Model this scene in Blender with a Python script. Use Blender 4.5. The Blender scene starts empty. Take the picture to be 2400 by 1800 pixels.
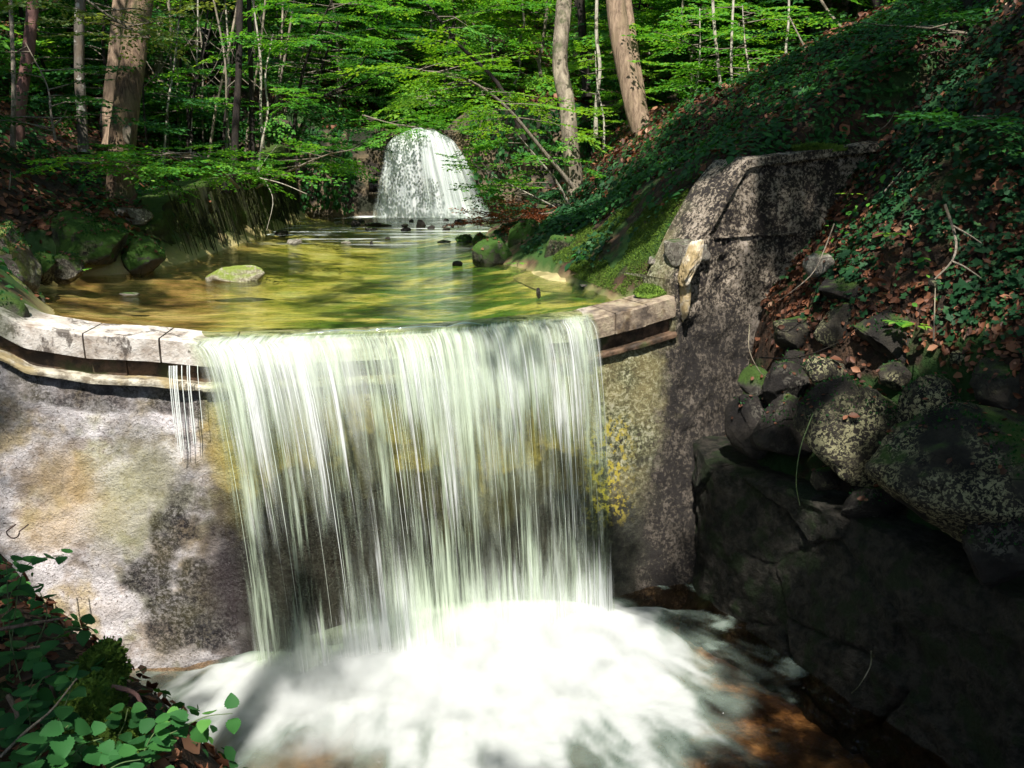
import bpy, math, random
import numpy as np
from mathutils import Vector
C = bpy.context.scene
COL = C.collection
RNG = np.random.default_rng(7)
R = math.radians

# ------------------------------------------------------------------ camera, sky, sun, exposure
PITCH = R(14.65); FPX = 2078.0; CAMZ = 1.42
cam = bpy.data.objects.new('camera', bpy.data.cameras.new('camera')); COL.objects.link(cam)
cam.location = (0, 0, CAMZ); cam.rotation_euler = (math.pi/2 - PITCH, 0, 0)
cam.data.sensor_width = 36; cam.data.lens = FPX/2400*36
cam.data.clip_start = 0.05; cam.data.clip_end = 500
C.camera = cam
SUN_EL = R(58); SUN_AZ = R(-8)          # azimuth measured from straight behind the camera towards its right
SD = np.array([math.sin(SUN_AZ)*math.cos(SUN_EL), -math.cos(SUN_AZ)*math.cos(SUN_EL), math.sin(SUN_EL)])
W = bpy.data.worlds.new('World'); C.world = W; W.use_nodes = True
nt = W.node_tree; bgn = nt.nodes['Background']
sky = nt.nodes.new('ShaderNodeTexSky'); sky.sky_type = 'NISHITA'; sky.sun_disc = False
sky.sun_elevation = SUN_EL; sky.sun_rotation = math.atan2(SD[0], SD[1])
nt.links.new(sky.outputs[0], bgn.inputs[0]); bgn.inputs[1].default_value = 0.10
sl = bpy.data.lights.new('sun', 'SUN'); sl.energy = 4.4; sl.angle = R(0.5); sl.color = (1.0, 0.955, 0.89)
so = bpy.data.objects.new('sun', sl); COL.objects.link(so)
so.rotation_euler = Vector(SD).to_track_quat('Z', 'Y').to_euler(); so.location = tuple(SD*40)
C.view_settings.view_transform = 'Standard'; C.view_settings.look = 'None'
C.view_settings.exposure = 1.1; C.view_settings.gamma = 1.0; C.view_settings.use_curve_mapping = False
cy = C.cycles
cy.volume_step_rate = .4; cy.max_bounces = 7; cy.diffuse_bounces = 3; cy.glossy_bounces = 2; cy.transmission_bounces = 4
cy.transparent_max_bounces = 16; cy.volume_bounces = 3
cy.use_adaptive_sampling = True; cy.adaptive_threshold = 0.02; cy.use_denoising = True
cy.sample_clamp_indirect = 4.0; cy.caustics_reflective = False; cy.caustics_refractive = False

# ------------------------------------------------------------------ geometry helpers
cp, sp = math.cos(PITCH), math.sin(PITCH)
def at(px, py, t):
    """point t metres (along the optical axis) in front of the camera; px,py in photo pixels"""
    r = (px-1200)/FPX; u = (900-py)/FPX
    return np.array([r*t, (cp+u*sp)*t, CAMZ + (-sp+u*cp)*t])
def at_z(px, py, z):
    u = (900-py)/FPX
    return at(px, py, (z-CAMZ)/(-sp+u*cp))
def sstep(a, b, x):
    t = np.clip((np.asarray(x, float)-a)/(b-a), 0, 1); return t*t*(3-2*t)
def hash3(ix, iy, iz, seed):
    h = (ix.astype(np.int64)*374761393 + iy.astype(np.int64)*668265263 + iz.astype(np.int64)*2147483647 + seed*974634777) & 0xffffffff
    h = ((h ^ (h >> 13)) * 1274126177) & 0xffffffff
    h = ((h ^ (h >> 16)) * 2246822519) & 0xffffffff
    return ((h ^ (h >> 15)) & 0xffffff) / float(0xffffff)
def vn(p, seed=0):
    p = np.asarray(p, float); i = np.floor(p).astype(np.int64); f = p-i; f = f*f*(3-2*f)
    o = 0
    for dx in (0, 1):
        for dy in (0, 1):
            for dz in (0, 1):
                w = (f[..., 0] if dx else 1-f[..., 0])*(f[..., 1] if dy else 1-f[..., 1])*(f[..., 2] if dz else 1-f[..., 2])
                o = o + w*hash3(i[..., 0]+dx, i[..., 1]+dy, i[..., 2]+dz, seed)
    return o*2-1
def fbm(p, o=4, seed=0, g=.5):
    p = np.asarray(p, float); a = 1; s = 0; n = 0
    for k in range(o):
        s = s + a*vn(p*2**k+k*17.3, seed+k); n += a; a *= g
    return s/n
def fbm2(x, y, sc=1, o=4, seed=0, z=0.):
    x = np.asarray(x, float); y = np.asarray(y, float)
    return fbm(np.stack([x*sc, y*sc, np.zeros_like(x*y)+z], -1), o, seed)
def mk_mesh(name, V, F, smooth=False, attrs=None, uv=None):
    """F: list of (n,k) index arrays"""
    me = bpy.data.meshes.new(name)
    V = np.ascontiguousarray(V, np.float32)
    me.vertices.add(len(V)); me.vertices.foreach_set('co', V.ravel())
    F = [np.asarray(f) for f in F if len(f)]
    loops = np.concatenate([f.ravel() for f in F]).astype(np.int32)
    tot = np.concatenate([np.full(len(f), f.shape[1]) for f in F]).astype(np.int32)
    st = np.concatenate([[0], np.cumsum(tot)[:-1]]).astype(np.int32)
    me.loops.add(len(loops)); me.loops.foreach_set('vertex_index', loops)
    me.polygons.add(len(tot)); me.polygons.foreach_set('loop_start', st)
    me.update(calc_edges=True)
    if smooth: me.polygons.foreach_set('use_smooth', np.ones(len(tot), bool))
    if smooth == 'sharp': me.set_sharp_from_angle(angle=R(32))
    for k, a in (attrs or {}).items():
        at_ = me.attributes.new(k, 'FLOAT', 'POINT'); at_.data.foreach_set('value', np.asarray(a, np.float32))
    if uv is not None:
        l = me.uv_layers.new(name='UVMap'); l.data.foreach_set('uv', np.asarray(uv, np.float32)[loops].ravel())
    me.validate()
    return me
class Geo:
    def __init__(s): s.V = []; s.F = {}; s.n = 0; s.A = []
    def add(s, V, F, a=None):
        V = np.asarray(V, float); F = np.asarray(F)
        if len(V) == 0: return s
        s.F.setdefault(F.shape[1], []).append(F+s.n); s.V.append(V); s.n += len(V)
        s.A.append(np.full(len(V), .5) if a is None else np.broadcast_to(np.asarray(a, float), (len(V),)))
        return s
    def mesh(s, name, smooth=False, off=(0, 0, 0)):
        return mk_mesh(name, np.concatenate(s.V)-np.asarray(off), [np.concatenate(f) for f in s.F.values()], smooth, {'rnd': np.concatenate(s.A)})
def link(name, me, mat=None, parent=None, loc=None):
    o = bpy.data.objects.new(name, me); COL.objects.link(o)
    if mat is not None and len(me.materials) == 0: me.materials.append(mat)
    if parent is not None: o.parent = parent
    if loc is not None: o.location = tuple(loc)
    return o
def wloc(o):
    v = np.zeros(3)
    while o is not None: v = v+np.array(o.location); o = o.parent
    return v
def put(name, geo, mat, parent=None, smooth=False, loc=None):
    """geo in world coordinates -> one object, child of parent or top level with origin at loc"""
    if parent is not None: return link(name, geo.mesh(name, smooth, wloc(parent)), mat, parent)
    loc = np.zeros(3) if loc is None else np.asarray(loc, float)
    return link(name, geo.mesh(name, smooth, loc), mat, None, loc)
def tag(o, label=None, cat=None, group=None, kind=None):
    if label: o['label'] = label
    if cat: o['category'] = cat
    if group: o['group'] = group
    if kind: o['kind'] = kind
    return o
def thing(name, label, cat, loc=(0, 0, 0), group=None):
    o = bpy.data.objects.new(name, None); COL.objects.link(o); o.location = tuple(loc); o.empty_display_size = .2
    return tag(o, label, cat, group)
def copy_tree(o, loc=None, rz=0., sc=1., label=None, parent=None):
    c = o.copy(); COL.objects.link(c); c.parent = parent
    if loc is not None: c.location = tuple(loc); c.rotation_euler = (0, 0, rz); c.scale = (sc, sc, sc)
    if label: c['label'] = label
    for ch in list(o.children): copy_tree(ch, parent=c)
    return c
def grid(P, closed=False):
    """P (n,m,3) -> V, F quads"""
    n, m = P.shape[:2]; i = np.arange(n*m).reshape(n, m)
    if closed: i = np.concatenate([i, i[:1]], 0)
    F = np.stack([i[:-1, :-1], i[1:, :-1], i[1:, 1:], i[:-1, 1:]], -1).reshape(-1, 4)
    return P.reshape(-1, 3), F
def smooth_line(pts, n):
    """Catmull-Rom resample"""
    P = np.asarray(pts, float); k = len(P)
    if k == 2: return P[0]+(P[1]-P[0])*np.linspace(0, 1, n)[:, None]
    Q = np.vstack([2*P[0]-P[1], P, 2*P[-1]-P[-2]]); t = np.linspace(0, k-1-1e-6, n); i = t.astype(int); f = (t-i)[:, None]
    a, b, c, d = Q[i], Q[i+1], Q[i+2], Q[i+3]
    return .5*(2*b+(c-a)*f+(2*a-5*b+4*c-d)*f*f+(3*b-a-3*c+d)*f**3)
def tube(pts, rad, sides=8, cap=True, lump=0., seed=0):
    P = np.asarray(pts, float); n = len(P); rad = np.broadcast_to(np.asarray(rad, float), (n,))
    T = np.gradient(P, axis=0); T /= np.linalg.norm(T, axis=1)[:, None]+1e-9
    ref = np.array([0, 0, 1.]) if abs(T[:, 2]).mean() < .8 else np.array([0, 1., 0])
    A = np.cross(T, ref); A /= np.linalg.norm(A, axis=1)[:, None]+1e-9; B = np.cross(A, T)
    th = np.arange(sides)*2*np.pi/sides
    rr = rad[:, None]*np.ones(sides)
    if lump:
        q = np.stack(np.broadcast_arrays(np.cos(th)[None]*1.3, np.sin(th)[None]*1.3, (np.linspace(0, n*.35, n))[:, None]), -1)
        rr = rr*(1+lump*fbm(q+seed*3.1, 3, seed))
    V = P[:, None]+rr[..., None]*(A[:, None]*np.cos(th)[None, :, None]+B[:, None]*np.sin(th)[None, :, None])
    i = np.arange(n*sides).reshape(n, sides); j = np.roll(i, -1, 1)
    F = np.stack([i[:-1], j[:-1], j[1:], i[1:]], -1).reshape(-1, 4)
    return V.reshape(-1, 3), F
# leaves --------------------------------------------------------
LEAF2 = (np.array([[0, 0, 0], [.30, .48, .07], [0, 1, -.04], [-.30, .48, .07]]), np.array([[0, 1, 2], [0, 2, 3]]))
LEAF4 = (np.array([[0, 0, 0], [.27, .25, .05], [.30, .62, .06], [0, 1, -.06], [-.30, .62, .06], [-.27, .25, .05], [0, .5, 0]]),
         np.array([[0, 1, 6], [1, 2, 6], [2, 3, 6], [3, 4, 6], [4, 5, 6], [5, 0, 6]]))
IVY = (np.array([[0, 0, 0], [.42, .02, .05], [.22, .36, .04], [.46, .58, .0], [0, 1, -.05], [-.46, .58, 0], [-.22, .36, .04], [-.42, .02, .05]]),
       np.array([[0, 1, 2], [2, 3, 4], [0, 2, 4], [0, 4, 6], [4, 5, 6], [0, 6, 7]]))
CURL = (np.array([[0, 0, 0], [.26, .25, .16], [.30, .62, .2], [0, 1, .12], [-.30, .62, .12], [-.27, .25, .2], [0, .5, 0]]), LEAF4[1])
def unit(v): return v/(np.linalg.norm(v, axis=-1, keepdims=True)+1e-9)
def leaves(g, tpl, pos, ax, nr, size, a):
    TV, TF = tpl; n = len(pos)
    if n == 0: return
    ax = unit(ax); x = unit(np.cross(ax, nr)); nz = np.cross(x, ax)
    M = np.stack([x, ax, nz], 1)              # rows
    V = np.einsum('kj,njc->nkc', TV, M)*np.broadcast_to(size, (n,))[:, None, None]+pos[:, None]
    F = (TF[None]+(np.arange(n)*len(TV))[:, None, None]).reshape(-1, TF.shape[1])
    g.add(V.reshape(-1, 3), F, np.repeat(np.broadcast_to(a, (n,)), len(TV)))
def rnd_dirs(n, rng, up=0.):
    a = rng.uniform(0, 2*np.pi, n); return np.stack([np.cos(a), np.sin(a), rng.normal(up, .25, n)], 1)
def make_spray(seed, L=.8, step=.082, lf=.08):
    rg = np.random.default_rng(seed); P = []; A = []; N = []
    def row(o, d, l):
        k = 0; s = lf*.5
        while s < l:
            sd = 1 if k % 2 else -1
            side = np.array([-d[1], d[0], 0])*sd
            p = o+d*s; p = p+np.array([0, 0, -.12*(np.linalg.norm(p)**2)])
            P.append(p); A.append(d*.75+side*.8+np.array([0, 0, rg.normal(-.12, .15)])); N.append([rg.normal(0, .42), rg.normal(0, .42), 1])
            s += step*.62; k += 1
        P.append(o+d*l+np.array([0, 0, -.12*(np.linalg.norm(o+d*l)**2)])); A.append(d); N.append([0, 0, 1])
    d0 = np.array([1., 0, 0]); row(np.zeros(3), d0, L); x = .12; k = 0
    while x < L*.88:
        an = R(rg.uniform(38, 58))*(1 if k % 2 else -1)
        row(d0*x, np.array([math.cos(an), math.sin(an), 0]), (1-x/L)*.5*L+.1); x += rg.uniform(.11, .2); k += 1
    return np.array(P), np.array(A), np.array(N)
SPR = [make_spray(s) for s in range(5)]; SPR_L = [make_spray(20+s, .7, .085, .1) for s in range(4)]
def place_sprays(g, O, D, scale, lf=.07, tpl=LEAF2, rng=RNG, up=None, lib=SPR, base=None, jit=.5):
    """O origins, D directions; sprays lie roughly level"""
    O = np.asarray(O, float); n = len(O)
    if n == 0: return
    D = unit(np.asarray(D, float)); U = np.tile([0, 0, 1.], (n, 1))+rng.normal(0, .16, (n, 3)) if up is None else up
    Y = unit(np.cross(U, D)); Z = np.cross(D, Y); k = rng.integers(0, len(lib), n); scale = np.broadcast_to(scale, (n,))
    b = rng.uniform(0, 1, n) if base is None else np.broadcast_to(base, (n,))
    for t in range(len(lib)):
        m = np.where(k == t)[0]
        if len(m) == 0: continue
        P, A, N = lib[t]; M = np.stack([D[m], Y[m], Z[m]], 1); s = scale[m]
        pos = np.einsum('kj,njc->nkc', P, M)*s[:, None, None]+O[m][:, None]
        ax = np.einsum('kj,njc->nkc', A, M); nr = np.einsum('kj,njc->nkc', N, M)
        q = len(P)*len(m); a = np.clip(np.repeat(b[m], len(P))*(1-jit)+rng.uniform(0, 1, q)*jit, 0, 1)
        leaves(g, tpl, pos.reshape(-1, 3), ax.reshape(-1, 3), nr.reshape(-1, 3), rng.uniform(.75, 1.2, q)*lf*np.repeat(s, len(P))**.3, a)
def blob(c, r, seed, sub=4, amp=.28, sc=1.2, rot=0., flat=None, ridge=0.):
    r = np.asarray(r)*1.12
    V, F = ICO[sub]; V = V.copy()
    n = fbm(V*sc+seed*7.7, 5, seed)
    rd = 1+amp*n
    if ridge: rd = rd - ridge*np.abs(fbm(V*sc*1.7+seed*2.2, 4, seed+5))
    # planes knocked off the lump
    rg = np.random.default_rng(seed)
    Q = V*rd[:, None]
    for k in range(13):
        d = unit(rg.normal(0, 1, 3)); h = rg.uniform(.5, .86); s = Q@d; m = s > h
        Q[m] -= (np.minimum(s[m]-h, 1)*.9)[:, None]*d
    Q += V*(fbm(V*5+seed, 4, seed+3, .6)*.07)[:, None]
    Q = Q*np.asarray(r)
    if flat is not None: Q[:, 2] = np.minimum(Q[:, 2], flat)
    ca, sa = math.cos(rot), math.sin(rot); Q = Q@np.array([[ca, sa, 0], [-sa, ca, 0], [0, 0, 1]])
    return Q+np.asarray(c), F
ICO = {}
def _ico():
    import bmesh
    for s in (1, 2, 3, 4, 5):
        b = bmesh.new(); bmesh.ops.create_icosphere(b, subdivisions=s, radius=1.0)
        ICO[s] = (np.array([v.co[:] for v in b.verts]), np.array([[v.index for v in f.verts] for f in b.faces])); b.free()
_ico()

# ------------------------------------------------------------------ materials
class NT:
    def __init__(s, name):
        s.m = bpy.data.materials.new(name); s.m.use_nodes = True; s.t = s.m.node_tree; s.t.nodes.clear()
        s.out = s.n('ShaderNodeOutputMaterial')
    def n(s, ty, **kw):
        o = s.t.nodes.new(ty)
        for k, v in kw.items(): setattr(o, k, v)
        return o
    def l(s, a, b): s.t.links.new(a, b)
    def val(s, inp, v):
        if isinstance(v, bpy.types.NodeSocket): s.l(v, inp)
        elif isinstance(v, (tuple, list)) and len(v) == 3 and inp.type == 'RGBA': inp.default_value = (*v, 1)
        else: inp.default_value = v
    def pos(s):
        return s.n('ShaderNodeNewGeometry').outputs['Position']
    def attr(s, name='rnd'):
        return s.n('ShaderNodeAttribute', attribute_name=name).outputs['Fac']
    def uv(s): return s.n('ShaderNodeUVMap').outputs[0]
    def mapping(s, v, sc=(1, 1, 1), loc=(0, 0, 0), rot=(0, 0, 0)):
        m = s.n('ShaderNodeMapping'); s.l(v, m.inputs[0]); m.inputs['Scale'].default_value = sc; m.inputs['Location'].default_value = loc; m.inputs['Rotation'].default_value = rot
        return m.outputs[0]
    def noise(s, v, scale=5, detail=5, rough=.55, dist=0.):
        o = s.n('ShaderNodeTexNoise'); s.l(v, o.inputs['Vector']); o.inputs['Scale'].default_value = scale
        o.inputs['Detail'].default_value = detail; o.inputs['Roughness'].default_value = rough; o.inputs['Distortion'].default_value = dist
        return o.outputs[0]
    def voro(s, v, scale=5, feature='F1', rand=1.):
        o = s.n('ShaderNodeTexVoronoi', feature=feature); s.l(v, o.inputs['Vector']); o.inputs['Scale'].default_value = scale; o.inputs['Randomness'].default_value = rand
        return o.outputs[0]
    def ramp(s, f, stops, interp='LINEAR'):
        o = s.n('ShaderNodeValToRGB'); s.l(f, o.inputs[0]); r = o.color_ramp; r.interpolation = interp
        while len(r.elements) < len(stops): r.elements.new(.5)
        for e, (p, c) in zip(r.elements, stops):
            e.position = p; e.color = (c, c, c, 1) if isinstance(c, (int, float)) else (*c, 1)
        return o.outputs[0]
    def mr(s, v, a, b, c=0., d=1., smooth=True):
        o = s.n('ShaderNodeMapRange'); o.interpolation_type = 'SMOOTHSTEP' if smooth else 'LINEAR'
        s.val(o.inputs[0], v); o.inputs[1].default_value = a; o.inputs[2].default_value = b; o.inputs[3].default_value = c; o.inputs[4].default_value = d
        return o.outputs[0]
    def math(s, op, a, b=0., c=None):
        o = s.n('ShaderNodeMath', operation=op); s.val(o.inputs[0], a); s.val(o.inputs[1], b)
        if c is not None: s.val(o.inputs[2], c)
        return o.outputs[0]
    def mix(s, f, a, b, blend='MIX'):
        o = s.n('ShaderNodeMix', data_type='RGBA', blend_type=blend); s.val(o.inputs[0], f); s.val(o.inputs[6], a); s.val(o.inputs[7], b)
        return o.outputs[2]
    def sep(s, v):
        o = s.n('ShaderNodeSeparateXYZ'); s.l(v, o.inputs[0]); return o.outputs
    def comb(s, x, y, z=0.):
        o = s.n('ShaderNodeCombineXYZ'); s.val(o.inputs[0], x); s.val(o.inputs[1], y); s.val(o.inputs[2], z); return o.outputs[0]
    def upness(s):
        return s.sep(s.n('ShaderNodeNewGeometry').outputs['Normal'])[2]
    def bump(s, h, dist=.02, strength=1., prev=None):
        o = s.n('ShaderNodeBump'); s.val(o.inputs['Height'], h); o.inputs['Distance'].default_value = dist; o.inputs['Strength'].default_value = strength
        if prev is not None: s.l(prev, o.inputs['Normal'])
        return o.outputs[0]
    def pr(s, col, rough=.8, spec=.3, normal=None, **kw):
        o = s.n('ShaderNodeBsdfPrincipled'); s.val(o.inputs['Base Color'], col); s.val(o.inputs['Roughness'], rough); s.val(o.inputs['Specular IOR Level'], spec)
        for k, v in kw.items(): s.val(o.inputs[k], v)
        if normal is not None: s.l(normal, o.inputs['Normal'])
        return o.outputs[0]
    def mixs(s, f, a, b):
        o = s.n('ShaderNodeMixShader'); s.val(o.inputs[0], f); s.l(a, o.inputs[1]); s.l(b, o.inputs[2]); return o.outputs[0]
    def done(s, sh, disp=None):
        s.l(sh, s.out.inputs['Surface']); return s.m
def m_leaf(name, stops, trans=.45, rough=.6, spec=.2, tcol=None):
    k = NT(name); c = k.ramp(k.attr(), stops)
    t = k.n('ShaderNodeBsdfTranslucent'); k.val(t.inputs[0], k.mix(1., c, tcol or (1.6, 1.35, .5), 'MULTIPLY'))
    return k.done(k.mixs(trans, k.pr(c, rough, spec), t.outputs[0]))
M = {}
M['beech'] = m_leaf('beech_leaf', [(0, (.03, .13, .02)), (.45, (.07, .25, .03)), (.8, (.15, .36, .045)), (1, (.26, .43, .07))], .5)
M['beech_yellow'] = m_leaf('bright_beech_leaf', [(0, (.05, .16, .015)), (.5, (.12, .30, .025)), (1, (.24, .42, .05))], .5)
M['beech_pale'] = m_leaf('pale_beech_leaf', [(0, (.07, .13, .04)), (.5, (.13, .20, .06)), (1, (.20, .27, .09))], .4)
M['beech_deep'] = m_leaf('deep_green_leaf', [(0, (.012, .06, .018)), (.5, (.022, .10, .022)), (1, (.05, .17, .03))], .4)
M['ivy'] = m_leaf('ivy_leaf', [(0, (.008, .035, .014)), (.6, (.015, .065, .020)), (.9, (.035, .10, .03)), (1, (.08, .15, .05))], .2, .6, .2)
M['litter'] = m_leaf('dead_leaf', [(0, (.035, .015, .010)), (.35, (.09, .035, .018)), (.65, (.18, .068, .032)), (.88, (.28, .13, .07)), (1, (.40, .27, .18))], .15, .6, .3, (1, .7, .5))
M['nettle'] = m_leaf('nettle_leaf', [(0, (.018, .075, .02)), (.5, (.03, .12, .03)), (.85, (.05, .17, .035)), (1, (.10, .26, .05))], .35, .65, .2)
M['fern'] = m_leaf('fern_frond', [(0, (.03, .15, .03)), (1, (.07, .28, .05))], .35)
M['dry_leaf'] = m_leaf('copper_leaf', [(0, (.08, .022, .012)), (.6, (.20, .06, .022)), (1, (.32, .13, .06))], .3, .6, .3, (1.2, .8, .5))
def m_bark(name, a, b, c, patch=None, scale=1., ver=6., moss=0.):
    k = NT(name); tc = k.n('ShaderNodeTexCoord').outputs['Object']
    v = k.mapping(tc, (scale*ver*2.6, scale*ver*2.6, scale*ver*.45))
    n1 = k.noise(v, 1.6, 8, .65, .6); n2 = k.noise(k.mapping(tc, (3, 3, 1.3)), 1.6, 4)
    col = k.mix(k.mr(n1, .3, .7), a, b); col = k.mix(k.mr(n2, .48, .66), col, c)
    if patch is not None: col = k.mix(k.mr(k.noise(tc, 5.5, 5, .6), .55, .62), col, patch)
    if moss: col = k.mix(k.math('MULTIPLY', k.mr(k.noise(tc, 3.2, 6, .7), .5, .64), moss), col, (.035, .06, .012))
    h = k.math('ADD', n1, k.math('MULTIPLY', k.voro(v, 1.3), .6))
    return k.done(k.pr(col, .85, .2, k.bump(h, .03, .9)))
M['bark_oak'] = m_bark('ridged_brown_bark', (.05, .032, .022), (.20, .135, .085), (.13, .10, .055), None, 1., 7, .5)
M['bark_pale'] = m_bark('smooth_pale_bark', (.11, .09, .065), (.26, .215, .16), (.33, .28, .20), (.07, .06, .04), .9, 5, .6)
M['bark_pink'] = m_bark('reddish_bark', (.12, .06, .05), (.24, .13, .11), (.17, .09, .08), None, .6, 4)
M['bark_spot'] = m_bark('lichen_spotted_bark', (.05, .045, .035), (.13, .11, .09), (.09, .07, .05), (.30, .29, .26), .7, 4)
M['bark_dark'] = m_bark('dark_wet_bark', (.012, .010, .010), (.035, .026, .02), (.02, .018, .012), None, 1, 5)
M['bark_grey'] = m_bark('grey_twig_bark', (.10, .085, .065), (.26, .22, .17), (.17, .14, .10), None, 2, 5)
M['bark_white'] = m_bark('white_sapling_bark', (.20, .18, .14), (.42, .39, .31), (.30, .26, .19), (.08, .07, .05), 1.5, 4)
M['bark_tan'] = m_bark('tan_peeling_bark', (.12, .08, .055), (.32, .23, .155), (.22, .16, .10), None, .8, 5)
def m_rock(name, base, dark, lich, lam=.5, moss=.5, mosscol=(.035, .065, .012), lsc=26, wet=None):
    k = NT(name); p = k.pos()
    n1 = k.noise(p, 3.2, 8, .6); n2 = k.noise(p, lsc, 6, .7, .8); n3 = k.noise(p, 1.7, 4)
    col = k.mix(k.mr(n1, .35, .65), dark, base)
    lm = k.math('MULTIPLY', k.mr(n2, .50, .545), k.mr(n3, .62-lam*.4, .70-lam*.3))
    col = k.mix(lm, col, lich)
    cr = k.mr(k.voro(k.mapping(p, (1, 1, 1.4)), 5.5, 'DISTANCE_TO_EDGE'), 0., .05)
    col = k.mix(k.math('MULTIPLY', k.math('SUBTRACT', 1, cr), k.mr(n1, .5, .6)), col, (.02, .017, .013))
    if moss:
        mm = k.math('MULTIPLY', k.mr(k.math('ADD', k.upness(), k.math('MULTIPLY', k.math('SUBTRACT', n1, .5), 2.2)), 1-moss*1.25, 1.35-moss*1.1), k.mr(k.noise(p, 9, 4), .3, .45))
        mc = k.mix(k.noise(p, 60, 3), mosscol, tuple(min(1, x*2.2) for x in mosscol))
        col = k.mix(mm, col, mc)
    b = k.bump(k.math('ADD', n1, k.math('MULTIPLY', n2, .5)), .05, .8)
    b = k.bump(k.noise(p, 70, 4, .8), .03, .9, b)
    return k.done(k.pr(col, .85, .2, b))
M['rock'] = m_rock('lichened_rock', (.07, .06, .045), (.016, .014, .013), (.36, .34, .19), .45, .22, lsc=34)
M['rock_moss'] = m_rock('mossy_rock', (.15, .135, .11), (.04, .035, .03), (.30, .28, .22), .4, .85)
M['rock_green'] = m_rock('green_mossy_rock', (.10, .09, .07), (.02, .02, .015), (.20, .20, .12), .5, .95, (.035, .075, .012))
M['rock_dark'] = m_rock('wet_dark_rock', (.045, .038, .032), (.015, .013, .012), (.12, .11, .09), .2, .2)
M['rock_pale'] = m_rock('pale_stone', (.28, .25, .21), (.12, .10, .08), (.40, .37, .30), .6, .25)
M['rock_lit'] = m_rock('pale_mossy_stone', (.52, .47, .36), (.2, .17, .11), (.6, .56, .42), .5, .7, (.16, .20, .04))
M['rock_boulder'] = m_rock('grey_green_boulder', (.23, .20, .17), (.09, .08, .07), (.36, .33, .28), .5, .8, (.10, .12, .03), 18)

def m_soil():
    k = NT('forest_soil'); p = k.pos(); n = k.noise(p, 6, 6, .7)
    c = k.ramp(n, [(.3, (.012, .010, .008)), (.5, (.035, .022, .014)), (.62, (.07, .038, .022)), (.75, (.03, .024, .015))])
    mo = k.mr(k.noise(p, 1.2, 5), .52, .6); c = k.mix(mo, c, (.022, .05, .012))
    return k.done(k.pr(c, .9, .2, k.bump(n, .08, 1)))
M['soil'] = m_soil()
def m_bed():
    k = NT('stream_bed'); p = k.pos(); x = k.sep(p)[0]; y = k.sep(p)[1]
    n = k.noise(k.mapping(p, (1, 1.1, 1)), 1.5, 5, .6); n2 = k.noise(p, 14, 5, .7)
    c = k.ramp(n, [(.32, (.08, .11, .018)), (.42, (.26, .25, .045)), (.52, (.58, .48, .14)), (.7, (.74, .66, .34))])
    g = k.mix(k.mr(k.noise(k.mapping(p, (.6, 1.5, 1)), 2.0, 5), .40, .54), c, (.085, .17, .02))
    c = k.mix(k.mr(x, -2.6, -1.6), c, g)
    c = k.mix(k.mr(k.math('ADD', x, k.math('MULTIPLY', y, .22)), -.3, -1.6), c, k.ramp(n, [(.34, (.12, .055, .03)), (.48, (.42, .24, .12)), (.62, (.66, .45, .27))]))
    c = k.mix(k.mr(n2, .5, .7, 0, .5), c, (.05, .04, .02))
    sand = k.mr(k.sep(p)[2], -.05, .03); c = k.mix(sand, c, (.38, .32, .14))
    ns = k.noise(p, 6, 6, .7); so_ = k.ramp(ns, [(.3, (.018, .011, .008)), (.5, (.05, .028, .016)), (.62, (.10, .05, .03)), (.75, (.05, .035, .02))])
    so_ = k.mix(k.mr(k.noise(p, 1.2, 5), .45, .55), so_, (.03, .07, .012)); c = k.mix(k.attr(), so_, c)
    return k.done(k.pr(c, .7, .3, k.bump(n2, .03, .6)))
M['bed'] = m_bed()
def m_basin():
    k = NT('basin_bed'); p = k.pos(); n = k.noise(p, 2.6, 6, .6)
    c = k.ramp(n, [(.34, (.018, .012, .012)), (.50, (.05, .030, .02)), (.60, (.22, .13, .065)), (.70, (.5, .34, .2))])
    return k.done(k.pr(c, .7, .3, k.bump(n, .1, .8)))
M['basin'] = m_basin()
def m_pool():
    k = NT('pool_water'); p = k.pos()
    w = k.mapping(p, (1.2, 5.0, 1)); n = k.noise(w, 2.2, 5, .55, .5); n2 = k.noise(k.mapping(p, (3, 14, 1)), 3, 3)
    b = k.bump(k.math('ADD', n, k.math('MULTIPLY', n2, .35)), .035, .55)
    gl = k.n('ShaderNodeBsdfGlossy'); gl.inputs['Roughness'].default_value = .07; k.l(b, gl.inputs['Normal']); gl.inputs[0].default_value = (.9, .95, .9, 1)
    tr = k.n('ShaderNodeBsdfTransparent'); k.val(tr.inputs[0], k.mix(k.mr(n, .35, .65), (.60, .69, .42), (.93, .93, .74)))
    fr = k.n('ShaderNodeFresnel'); fr.inputs[0].default_value = 1.33; k.l(b, fr.inputs['Normal'])
    # thin white riffle foam, carried as a painted-in attribute of the surface
    fo = k.pr((.8, .84, .8), .5, .3)
    s = k.mixs(k.math('MINIMUM', k.math('MULTIPLY', fr.outputs[0], 1.1), .75), tr.outputs[0], gl.outputs[0])
    return k.done(k.mixs(k.attr('foam'), s, fo))
M['pool'] = m_pool()
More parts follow.
